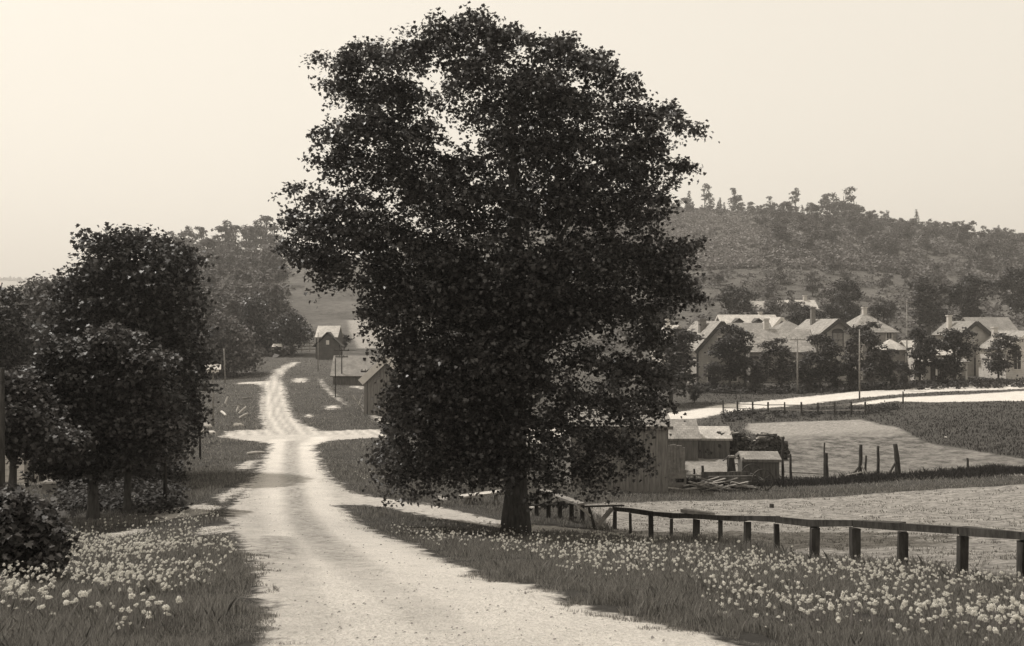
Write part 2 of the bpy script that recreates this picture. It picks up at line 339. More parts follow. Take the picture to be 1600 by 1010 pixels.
# ------------------------------------------------------------------ terrain mesh
NR, NC = 760, 640
tt = np.exp(np.linspace(0, math.log(2480), NR))
Yr = tt-3.6
uu = np.linspace(-1.15, 1.15, NC)
YY, UU = np.meshgrid(Yr, uu, indexing='ij'); XX = UU*(YY+4.2)
ZZ = HZ(XX, YY)
cs, cf = cover(XX.ravel(), YY.ravel())
fldm = np.clip(cf, 0, 1).reshape(XX.shape)
ZZ = ZZ + (vnoise(XX, YY, .28, 21)-.5)*.05*fldm*(YY < 60)
V = np.stack([XX, YY, ZZ], -1).reshape(-1, 3)
a = np.arange((NR-1)*NC).reshape(NR-1, NC)[:, :-1].ravel()
F = np.stack([a, a+1, a+1+NC, a+NC], 1)
fc_s = cs[F].mean(1); fc_f = cf[F].mean(1)
def sub(name, sel):
    f = F[sel]; u, inv = np.unique(f, return_inverse=True)
    o = mesh_np(name, V[u], inv.reshape(f.shape), M['ground'], smooth=True)
    x, y = V[u][:, 0], V[u][:, 1]
    px = 800+FP*x/np.maximum(y, 2); tr = np.minimum(pdist(TRACK[0], x, y), pdist(TRACK[1], x, y)); md = np.minimum(pdist(MID, x, y)+.004*y*0, pdist(MID2, x, y)*.8)
    nzt = vnoise(x, y, .35, 61); mf = pdist(MIDF, x, y)+.15*vnoise(x, y, 3, 62)
    trk = np.where(y < 48, np.clip(1.3-np.clip(tr/.6, 0, 1)*.8+np.clip((5.5-y)/3, 0, .3), 0, 1)*np.clip((md-.10)/.35, .12, 1)+np.clip((12.5-y)/7, 0, .6), np.where(px < 640, .42+.4*np.cos(mf*2*math.pi/.62), .9)); trk = np.clip(trk+(nzt-.5)*.28, 0, 1)
    grey = np.where(y > 46, np.clip((61-y+(vnoise(x, y, 6, 63)-.5)*8)/6, 0, 1), np.where(y > 36, .85, 0.0))*np.where(px > 1190, 1, .3)
    for nm, dat in (('sand', cs[u]), ('field', cf[u]), ('track', trk), ('far', np.clip((y-60)/80, 0, 1)), ('grey', grey)):
        at_ = o.data.attributes.new(nm, 'FLOAT', 'POINT'); at_.data.foreach_set('value', np.asarray(dat, np.float32))
    tag(o, kind='structure'); return o
sub('road', fc_s > -.2)
sub('field', (fc_s <= -.2) & (fc_f > -.2))
sub('ground', (fc_s <= -.2) & (fc_f <= -.2))

# ------------------------------------------------------------------ foliage
LEAF = np.array([(0,0),(.30,-.06),(.50,.20),(.30,.34),(.46,.66),(.16,.60),(0,1.0),(-.16,.60),(-.46,.66),(-.30,.34),(-.50,.20),(-.30,-.06)])
LEAF4 = np.array([(0,0),(.42,.42),(0,1.0),(-.42,.42)])
def leaves(P, size, shape=LEAF4, droop=.6, seed=0, spread=1.0):
    """P: leaf positions; returns V, F"""
    r = np.random.default_rng(seed); n = len(P); k = len(shape)
    az = r.uniform(0, 2*math.pi, n); tilt = r.normal(-droop, .55, n)                      # direction of the leaf's long axis
    d = np.stack([np.cos(az)*np.cos(tilt), np.sin(az)*np.cos(tilt), np.sin(tilt)], 1)
    s = np.stack([-np.sin(az), np.cos(az), r.normal(0, .45, n)*spread], 1); s -= d*(s*d).sum(1)[:, None]; s /= np.linalg.norm(s, axis=1)[:, None]
    nn = np.cross(d, s); sz = size*r.uniform(.65, 1.25, n)
    fold = np.abs(shape[:, 0])*.35
    V = P[:, None, :] + sz[:, None, None]*(shape[None, :, 0, None]*s[:, None, :]+shape[None, :, 1, None]*d[:, None, :]+fold[None, :, None]*nn[:, None, :])
    return V.reshape(-1, 3), np.arange(n*k).reshape(n, k)
def clusters(lobes, n, csize, per, seed=0, shell=.45, flat=.45):
    """lobes: rows x y z rx ry rz weight; leafy sprays: leaves strung along short drooping twigs that point outwards"""
    r = np.random.default_rng(seed); L = np.array(lobes, float)
    w = L[:, 6]*(L[:, 3]*L[:, 4]*L[:, 5])**(2/3); w /= w.sum(); k = r.choice(len(L), n, p=w)
    d = r.normal(size=(n, 3)); d /= np.linalg.norm(d, axis=1)[:, None]; d[:, 2] = np.where((d[:, 2] < -.3) & (r.uniform(0, 1, n) < .45), -d[:, 2], d[:, 2])
    rad = r.uniform(shell, 1, n)**.7*.86
    Cn = L[k, :3]+d*rad[:, None]*L[k, 3:6]
    od = d*np.array([1, 1, .35])+r.normal(0, .35, (n, 3)); od[:, 2] -= .15; od /= np.linalg.norm(od, axis=1)[:, None]
    ln = csize*r.uniform(.5, 2.3, n); t = r.uniform(-.4, 1, (n, per)); q = r.normal(size=(n, per, 3))*csize*.42*np.array([1, 1, flat])
    P = Cn[:, None, :]+od[:, None, :]*(t*ln[:, None])[..., None]+q; P[..., 2] -= .45*ln[:, None]*np.clip(t, 0, 1)**2
    return P.reshape(-1, 3), Cn
def limbs(mb, base, top_r, lobes, trunk_top, seed=0, nmain=8, r0=.2, twigs=None, ntw=0, lean=(0,0)):
    r = random.Random(seed); base = Vector(base); T = Vector((base.x+lean[0], base.y+lean[1], base.z+trunk_top))
    n = 9; pts = []; rad = []
    for i in range(n+1):
        t = i/n; pts.append(base.lerp(T, t)+Vector((r.uniform(-1,1), r.uniform(-1,1), 0))*r0*.12*(i > 0)); rad.append(r0*(1+.55*max(0, 1-t*9)**2)*(1-.62*t))
    pts[0].z -= .25
    mb.tube(pts, rad, 14, jit=.05)
    ends = []
    order = sorted(lobes, key=lambda l: -l[3]*l[4]*l[5])[:nmain]
    for l in order:
        E = Vector(l[:3]); t = max(.22, min(.9, (E.z-base.z)/trunk_top*.55)); A = base.lerp(T, t); k = 8; pp = []; rr = []
        q0 = r0*.34*(1-.4*t)
        for i in range(k+1):
            u = i/k; v = A.lerp(E, u); v.z += math.sin(u*math.pi)*.12*(E-A).length*(.5-u*.6); v += Vector((r.uniform(-1,1), r.uniform(-1,1), r.uniform(-1,1)))*.05*(E-A).length*min(u, 1-u)*2
            pp.append(v); rr.append(max(q0*(1-u)**1.1+.012*r0/.2, .006))
        mb.tube(pp, rr, 7, cap=False); ends += pp[3:]
        for j in range(3):
            B = pp[3+j]; E2 = E+Vector((r.uniform(-1,1)*l[3], r.uniform(-1,1)*l[4], r.uniform(-.6,.9)*l[5])); mb.tube([B, B.lerp(E2, .5)+Vector((0,0,.04)), E2], [rr[3+j]*.6, rr[3+j]*.35, .004], 5, cap=False); ends += [B.lerp(E2, .5), E2]
    if twigs is not None and ends:
        EA = [np.array(tuple(e)) for e in ends]; Q = twigs[np.random.default_rng(seed).choice(len(twigs), min(ntw, len(twigs)), replace=False)]
        d0 = np.min(np.linalg.norm(Q[:, None, :]-np.array(EA)[None], axis=2), axis=1); lim = r0*3.2
        for q in Q[np.argsort(d0)]:
            A = np.array(EA); dd = np.linalg.norm(A-q, axis=1); j = int(np.argmin(dd))
            if dd[j] > lim*2: continue
            e = A[j]; mid = (e+q)/2+np.array([r.uniform(-.08,.08), r.uniform(-.08,.08), r.uniform(0,.1)])*dd[j]*2; k_ = r0/.25
            mb.tube([e, mid, q], [.013*k_, .009*k_, .005*k_], 3, cap=False); EA += [mid, q]
def photo_tree(name, label, px0, D, lobes_px, n, per, leaf, r0, mt, seed, cat='tree', group=None, csize=.22, shell=.45, depth=.8, trunk_to=None, shape=LEAF, nmain=14, ntw=300, dl=3, extra=None):
    """lobes_px: (px, py, rx, ry[, weight]) measured on the photograph; each is spread through the crown's depth at its own place"""
    b = at(px0, D); s = D/FP; r = random.Random(seed); pyb = 505+(CAMZ-b.z)/s
    cx = sum(l[0] for l in lobes_px)/len(lobes_px); xs = [l[0] for l in lobes_px]; half = (max(xs)-min(xs))/2+30
    out = []
    for l in lobes_px:
        w = l[4] if len(l) > 4 else 1.0; t = min(.97, abs(l[0]-cx)/half); dm = math.sqrt(1-t*t)*half*depth
        for k in range(dl):
            off = ((k+.5)/dl*2-1)*dm*.85+r.uniform(-.12, .12)*dm
            sc = 1.0 if dl == 1 else r.uniform(.85, 1.05)
            cf = 1-abs(off*s)/D*.9; yb_ = pyb-560; out.append(((l[0]-px0)*s*cf, off*s, (yb_+(560-l[1])*(cf if l[1] < 560 else 1.0))*s, l[2]*s*sc, min(l[2], l[3])*s*1.1, l[3]*s*sc, w))
    P, Cn = clusters(out, n, csize, per, seed, shell)
    e = empty(name, b, label, cat, group)
    Vv, Ff = leaves(P, leaf, shape, seed=seed)
    mb = MB(); top = max(l[2] for l in out)*.72 if trunk_to is None else trunk_to
    limbs(mb, (0,0,0), 0, out, top, seed, nmain, r0, Cn, ntw)
    mb.build('trunk', M['bark'], e, smooth=True)
    mesh_np('crown', Vv, Ff, mt, e)
    return e

# the great maple
MAIN = [(745,45,42,38),(690,60,42,38),(800,70,45,38),(640,85,45,38),(870,85,48,40),(580,95,48,40),(538,100,24,20),(930,110,45,40),(740,110,60,45),
 (545,140,42,32),(620,150,55,40),(840,140,60,45),(975,150,36,36),(790,165,40,35),(880,180,70,50),(1000,190,45,38),(1045,180,30,22),(1068,200,20,12),(580,200,50,38),(520,215,34,24),(650,225,50,36),(540,255,50,32),(495,250,12,10),(620,275,60,38),
 (900,240,80,50),(800,240,60,45),(990,250,52,42),(1050,262,30,16),(1025,225,26,20),(720,260,50,38),(680,310,70,42),(780,320,80,50),(900,320,90,60),(1000,320,50,45),(560,320,55,36),(500,310,36,24),(465,298,20,15),(460,345,24,24),(510,360,50,38),(455,385,18,26),(490,405,32,28),(512,428,12,20),
 (600,370,70,45),(560,390,42,34),(690,400,80,60),(800,420,90,70),(920,410,80,60),(1010,395,55,45),(1055,400,38,36),(1080,455,22,20),(1040,450,45,40),(600,440,44,40),(585,500,26,40),(640,480,60,55),(740,500,80,70),(850,500,70,60),(940,480,60,50),(1010,500,40,36,.6),
 (630,550,40,50),(690,580,70,60),(620,620,28,45),(780,590,70,65),(850,600,30,50,.7),(920,570,50,40,.55),(990,580,36,40,.75),(900,630,45,40,.6),(970,640,50,40,.8),(1026,630,24,30,1),(1025,580,22,26,1),(1030,530,30,30,1),(640,660,50,50),(720,670,70,50),(800,660,60,50),(870,680,50,40,.8),(940,690,45,30),(985,700,22,24),
 (700,450,60,50,1.3),(780,560,80,60,1.3),(720,620,60,60,1.3),(650,600,40,60,1.3),(840,470,70,60,1.2),(760,700,70,40,1.3),(690,700,50,36,1.2),(605,735,30,16),(640,745,40,14),(1000,710,20,12),(505,400,30,26),(470,400,20,16),(505,440,14,12),(1085,380,16,10),(1092,465,16,10),(1088,202,12,7),(1075,262,14,8),(500,90,14,10),(496,205,10,8),(610,710,38,30),(660,725,45,26),(730,725,50,28),(800,715,55,30),(880,730,50,26),(940,735,34,20),(850,755,26,14)]
photo_tree('maple_tree', 'great spreading dark maple standing on the grass verge right of the road', 805, 20, MAIN, 14000, 14, .078, .25, M['maple'], 5, nmain=30, ntw=900, trunk_to=8.2, csize=.17, shell=.25, depth=.72)

# trees of the left side
photo_tree('shade_tree', 'tall round-crowned dark tree rising above the smaller left roadside trees', 225, 30, [(165,385,22,24),(205,378,34,24),(245,385,34,26),(278,405,26,28),(150,430,30,30),(200,430,50,40),(260,440,42,40),(120,450,28,28),(290,470,18,34),(130,490,40,40),(210,490,60,50),(270,510,36,40),(160,550,50,50),(240,560,50,50),(285,560,28,34),(295,600,20,30),(200,610,70,50),(270,640,34,36),(285,665,18,24),(230,690,60,40),(110,530,30,34)], 2700, 13, .14, .3, M['maple_dark'], 21, csize=.34, nmain=10, ntw=60)
photo_tree('roadside_tree', 'bushy tree with pale-tipped leaves, its trunk left of the thin pole', 200, 21, [(180,540,32,34),(230,570,30,30),(150,590,34,36),(200,600,40,36),(245,620,24,28),(170,650,44,34),(225,660,42,34),(255,665,20,20),(150,700,34,30),(205,705,40,28),(250,700,18,18)], 2600, 12, .095, .09, M['leaf_mid'], 22, csize=.17, nmain=8, ntw=60, trunk_to=2.6)
photo_tree('roadside_tree', 'broad low tree in the dark clump, second trunk from the left edge', 145, 20, [(105,560,38,34),(60,590,26,26),(130,600,40,34),(85,630,44,34),(130,660,44,34),(95,690,44,30),(60,670,30,30),(150,720,30,22),(100,725,36,20)], 2300, 12, .095, .12, M['maple_dark'], 23, csize=.17, nmain=8, ntw=60, trunk_to=2.5)
photo_tree('roadside_tree', 'low tree hanging in front of the porch at the left edge', 20, 18, [(10,610,36,30),(40,650,38,30),(0,660,34,30),(60,680,34,24),(15,690,30,22),(100,690,28,22),(-30,640,40,40)], 1900, 12, .085, .1, M['leaf_mid'], 24, csize=.15, nmain=6, ntw=60, trunk_to=2.0)
photo_tree('shade_tree', 'dark tree cut by the left border above the porch roof', 4, 42, [(12,470,22,26),(-10,510,40,40),(22,520,20,30),(10,552,26,24),(10,560,30,30),(-30,600,60,40),(20,600,22,20)], 700, 12, .18, .15, M['maple_dark'], 25, csize=.3, nmain=5, ntw=10)
photo_tree('shade_tree', 'paler soft tree between the left border tree and the tall round tree', 80, 75, [(72,450,22,18),(95,470,26,24),(62,480,20,22),(80,510,34,28),(55,535,26,26),(100,540,34,30),(75,570,40,26)], 900, 12, .34, .22, M['leaf_far'], 26, csize=.7, nmain=6, ntw=10, shape=LEAF4)
photo_tree('leafy_bush', 'broad-leaved bush at the left edge above the dandelions', 20, 9, [(10,785,26,22),(35,805,30,26),(0,830,34,34),(55,835,30,26),(70,860,20,18),(25,865,44,24),(-40,820,40,50)], 900, 9, .066, .02, M['leaf_mid'], 27, cat='bush', csize=.13, nmain=6, ntw=120, trunk_to=.6, dl=2, depth=.5)
# trees standing out of the frame to the left: their shadow crosses the road
photo_tree('shade_tree', 'tree at the extreme left just outside the view, whose crown shades the road edge', -330, 15.5, [(-420,420,60,60),(-340,380,70,60),(-270,430,60,60),(-380,510,70,60),(-290,520,70,60)], 900, 12, .14, .14, M['maple_dark'], 28, csize=.24, nmain=5, ntw=10, shape=LEAF4)
# hillside of trees on the left
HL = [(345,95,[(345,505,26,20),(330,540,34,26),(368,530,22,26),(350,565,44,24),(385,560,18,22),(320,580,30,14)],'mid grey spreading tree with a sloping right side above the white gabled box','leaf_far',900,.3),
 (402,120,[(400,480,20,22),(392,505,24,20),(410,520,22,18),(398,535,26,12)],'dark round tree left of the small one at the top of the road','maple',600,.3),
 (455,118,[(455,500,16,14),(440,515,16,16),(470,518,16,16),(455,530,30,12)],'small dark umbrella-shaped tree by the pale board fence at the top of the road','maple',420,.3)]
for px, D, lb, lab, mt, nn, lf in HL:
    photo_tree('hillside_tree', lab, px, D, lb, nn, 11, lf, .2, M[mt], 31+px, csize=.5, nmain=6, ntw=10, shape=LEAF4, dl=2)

# ------------------------------------------------------------------ tree stock for copies (unit height)
def stock(name, lobes, n, per, leaf, mt, seed, r0=.02, cs_=.035, top=.7, nmain=8, droop=.5):
    e = empty(name, (0,0,0), '-', 'tree'); P, Cn = clusters(lobes, n, cs_, per, seed, .3)
    Vv, Ff = leaves(P, leaf, LEAF4, seed=seed, droop=droop); mb = MB(); limbs(mb, (0,0,0), 0, lobes, top, seed, nmain, r0)
    t = mb.build('trunk', M['bark'], e, smooth=True); c = mesh_np('crown', Vv, Ff, M[mt], e); KIDS[e.name] = [t, c]; USED[e.name] = False; return e
USED = {}
def rl(seed, n, cx, rx, z0, z1, r, narrow=1.0):
    q = random.Random(seed); o = []
    for i in range(n):
        z = q.uniform(z0, z1); t = (z-z0)/(z1-z0); k = math.sin(math.pi*min(1, .18+.82*(1-t)**narrow))**.6; a = q.uniform(0, 6.28); d = q.uniform(0, 1)**.5*rx*k
        o.append((d*math.cos(a), d*math.sin(a), z, r*q.uniform(.7,1.3), r*q.uniform(.7,1.3), r*q.uniform(.6,1.05), 1))
    return o
st_round = [stock('village_tree', rl(40+i, 20, 0, .25, .19, .88, .115), 620, 9, .036, 'maple_dark' if i % 2 else 'leaf_mid', 50+i, r0=.018) for i in range(4)]
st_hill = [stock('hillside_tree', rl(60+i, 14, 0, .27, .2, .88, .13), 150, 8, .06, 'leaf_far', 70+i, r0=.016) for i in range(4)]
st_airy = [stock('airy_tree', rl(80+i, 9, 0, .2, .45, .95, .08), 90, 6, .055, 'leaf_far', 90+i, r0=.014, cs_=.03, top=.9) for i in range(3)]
def conif(seed):
    q = random.Random(seed); o = []
    for i in range(16):
        z = .12+.86*i/16; r = .2*(1-z)+.015
        for k in range(3): a = q.uniform(0, 6.28); o.append((r*.55*math.cos(a), r*.55*math.sin(a), z, r*.7, r*.7, .035, 1))
    return o
st_con = [stock('conifer_tree', conif(5+i), 200, 7, .04, 'leaf_mid', 100+i, r0=.014, cs_=.02, top=.95, nmain=3, droop=.3) for i in range(2)]
def place(st, px, D, h, label, group=None, wx=1.0, name=None, sink=0):
    b = at(px, D); b.z -= sink; k = st[(int(px*7+D*3)) % len(st)]; rz = (px*1.7+D) % 6.28
    if not USED[k.name]:
        USED[k.name] = True; k.location = b; k.rotation_euler = (0,0,rz); k.scale = (h*wx, h*wx, h); tag(k, label, 'tree', group); o = k
    else:
        o = copy_tree(k, b, rz, (h*wx, h*wx, h), label)
        if group: o['group'] = group
        elif 'group' in o: del o['group']
    return o
def H(py_top, py_base, D): return (py_base-py_top)/FP*D
# street trees in front of the houses: (px, top, base, D, width factor, label)
VT = [(1140,508,612,101,1.0,'big dense tree hiding the right part of the grey gabled house wall'),
 (1048,512,640,84,1.4,'dark tree right behind the great maple, left of the grey gabled house'),
 (1222,528,612,98,1.05,'round street tree just left of the crossarm pole'),
 (1282,522,602,99,1.05,'street tree in front of the arched-window house, left of its window'),
 (1330,548,604,101,1.0,'low street tree under the arched upper window'),
 (1362,502,606,98,.9,'tall street tree just right of the tall thin roadside pole'),
 (1392,545,606,97,.9,'small street tree below the bright little hip roof'),
 (1437,512,604,100,.85,'slim street tree left of the white porch'),
 (1492,504,600,99,1.0,'dark dense street tree right of the white porch'),
 (1560,520,596,104,1.05,'pale bushy street tree left of the white gabled house at the right edge'),
 (1413,560,608,94,.6,'very small sapling between the tall roadside pole and the white porch'),
 (1152,448,505,150,1.15,'dark round tree behind the long dormered roof'),
 (1326,428,492,165,.85,'lone dark egg-shaped tree above the hip-roofed house'),
 (1452,432,505,160,1.2,'large dark tree of the pair above the right houses, left one'),
 (1512,430,508,165,1.2,'large dark tree of the pair above the right houses, right one'),
 (1590,405,505,185,1.1,'dark tall tree on the slope at the right edge above the white gabled house'),
 (1255,478,500,150,1.3,'low tree in front of the far long white roof'),
 (1205,480,505,150,1.0,'small tree below the little far roof'),
 (1300,470,500,155,1.2,'low tree right of the far long white roof'),
 (1380,470,505,150,1.0,'small tree behind the hip-roofed house'),
 (1030,470,560,140,1.0,'tree behind the great maple, above the grey gabled house'),
 (538,520,556,125,1.0,'dark tree behind the shingled shed by the small gabled house'),
 (960,560,650,88,1.1,'tree half seen through the lower right leaves of the great maple'),
 (1180,556,612,100,1.5,'low spreading tree between the two big trees before the cottage'),
 (1262,560,606,99,1.5,'low spreading tree under the eaves of the cottage'),
 (1305,566,606,100,1.5,'low spreading tree at the foot of the arched-window house'),
 (1115,566,612,99,1.2,'low tree hiding the lower window of the grey gabled house'),
 (1470,560,602,100,1.2,'low tree right beside the slim street tree'),
 (1085,600,640,86,1.2,'bush-like low tree at the corner of the grey gabled house')]
for px, t, bpy_, D, wx, lab in VT: place(st_round, px, D, H(t, 505+(CAMZ-at(px, D).z)*FP/D, D)*1.06, lab, None, wx*1.12)
# ridge trees of the right hill
RT = [(1077,300,'conifer_tree',430,'c','dark pointed tree on the right ridge nearest the great maple'),
 (1101,290,'airy',430,'a','bare-stemmed thin tree with a few tufts on the ridge'),
 (1149,296,'airy',435,'a','thin tufted tree on the ridge, third from the great maple'),
 (1125,312,'con',435,'c','small pointed tree between the thin tufted ones on the ridge'),
 (1243,298,'airy',435,'a','tufted solitary tree halfway to the large clump on the ridge'),
 (1296,300,'r',435,'r','left tree of the large clump on the ridge top'),
 (1318,293,'r',435,'r','tallest middle tree of the large clump on the ridge top'),
 (1338,306,'r',435,'r','right tree of the large clump on the ridge top'),
 (1268,318,'r',435,'r','small tree left of the large clump on the ridge'),
 (1432,330,'con',430,'c','small spire tree on the falling right ridge'),
 (1175,318,'r',435,'r','low round tree right of the thin tufted tree on the ridge'),
 (1050,308,'r',435,'r','round tree on the ridge touching the great maple')]
for px, t, _, D, k, lab in RT:
    yb = 505+(CAMZ-at(px, D).z)*FP/D; place({'c':st_con,'a':st_airy,'r':st_hill}[k], px, D, max(4, H(t, yb+4, D)), lab, None, 1.0 if k != 'r' else 1.1)
q = random.Random(3)
for i in range(66):
    px = 1060+(i*12.2 if i < 46 else -(i-46)*16-40)+q.uniform(-4,4); D = 428+q.uniform(-10,12)
    place(st_hill if q.random() < .75 else st_con, px, D, q.uniform(4.5, 9), 'small tree in the uneven dark line along the right ridge', 'trees along the right ridge', 1.1)
for i in range(60):
    px = q.uniform(1180, 1640); D = q.uniform(270, 400)
    place(st_hill, px, D, q.uniform(6, 10), 'rounded tree in the wooded slope of the right hill', 'trees on the right wooded slope', 1.2)
for i in range(44):
    px = q.uniform(720, 1640); D = q.uniform(165, 240)
    place(st_hill, px, D, q.uniform(3.5, 6.5), 'low tree at the foot of the right hill behind the houses', 'trees at the foot of the right hill', 1.2)
# left wooded hill
for i in range(74):
    px = q.uniform(262, 448); D = q.uniform(125, 330)
    if D > 160 and px > 440: continue
    place(st_hill, px, D, q.uniform(7, 11), 'soft grey tree in the wooded hillside left of the pasture', 'trees on the left wooded hillside', 1.15)
for px, t, D in ((283,352,330),(300,362,335),(318,352,335),(352,345,330),(368,350,330),(388,350,335),(400,345,330),(416,335,330),(428,350,335),(335,375,330)):
    yb = 505+(CAMZ-at(px, D).z)*FP/D; place(st_airy, px, D, H(t, yb, D), 'tall thin-crowned tree standing against the sky on the left hill', 'tall thin trees on the left hill', 1.2)
for i in range(34):
    px = q.uniform(-60, 270); D = q.uniform(90, 240)
    place(st_hill, px, D, q.uniform(6, 9), 'tree of the far wood behind the left roadside trees', 'trees behind the left roadside trees', 1.2)
for k in st_round+st_hill+st_airy+st_con:
    if not USED[k.name]:
        for c in KIDS[k.name]: bpy.data.objects.remove(c)
        bpy.data.objects.remove(k)

# scrub and orchard rows: uncountable masses
def scrub(name, label, pts, size, leaf, per, mt, seed, cat='bushes'):
    r = np.random.default_rng(seed); P = np.array(pts); n = len(P); z = HZ(P[:, 0], P[:, 1])
    sc = size*r.uniform(.6, 1.3, n); d = r.normal(size=(n, per, 3)); d /= np.linalg.norm(d, axis=2)[..., None]; d[..., 2] = np.abs(d[..., 2])*.9
    Q = np.stack([P[:, 0], P[:, 1], z], 1)[:, None, :]+d*sc[:, None, None]*r.uniform(.6, 1, (n, per, 1))
    Vv, Ff = leaves(Q.reshape(-1, 3), leaf, LEAF4, seed=seed, droop=.1); o = mesh_np(name, Vv, Ff, M[mt]); tag(o, label, cat, kind='stuff'); return o
pts = []
for i in range(2300):                               # planted rows on the right hill
    px = q.uniform(860, 1330); D = 250+10*int(q.uniform(0, 15))+q.uniform(-4, 4); pts.append(((px-800)/FP*D, D))
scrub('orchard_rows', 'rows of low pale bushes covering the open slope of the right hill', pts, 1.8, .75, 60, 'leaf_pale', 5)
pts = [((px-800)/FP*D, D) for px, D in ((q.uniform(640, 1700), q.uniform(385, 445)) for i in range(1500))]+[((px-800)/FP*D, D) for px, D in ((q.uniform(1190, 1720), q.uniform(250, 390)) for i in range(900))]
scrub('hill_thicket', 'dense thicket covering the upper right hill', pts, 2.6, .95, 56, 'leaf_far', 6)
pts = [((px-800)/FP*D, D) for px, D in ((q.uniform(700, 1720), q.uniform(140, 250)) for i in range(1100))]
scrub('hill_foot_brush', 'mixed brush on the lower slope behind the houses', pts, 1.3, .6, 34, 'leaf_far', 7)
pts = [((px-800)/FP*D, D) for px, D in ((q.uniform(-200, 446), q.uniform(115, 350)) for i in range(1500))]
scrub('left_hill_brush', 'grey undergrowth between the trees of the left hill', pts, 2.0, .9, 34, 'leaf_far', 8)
pts = [((px-800)/FP*D, D) for px, D in ((q.uniform(-700, 70), q.uniform(1900, 2450)) for i in range(500))]
scrub('distant_wood', 'thin dark line of woods on the horizon at the far left', pts, 9, 7, 20, 'leaf_far', 9, 'wood')

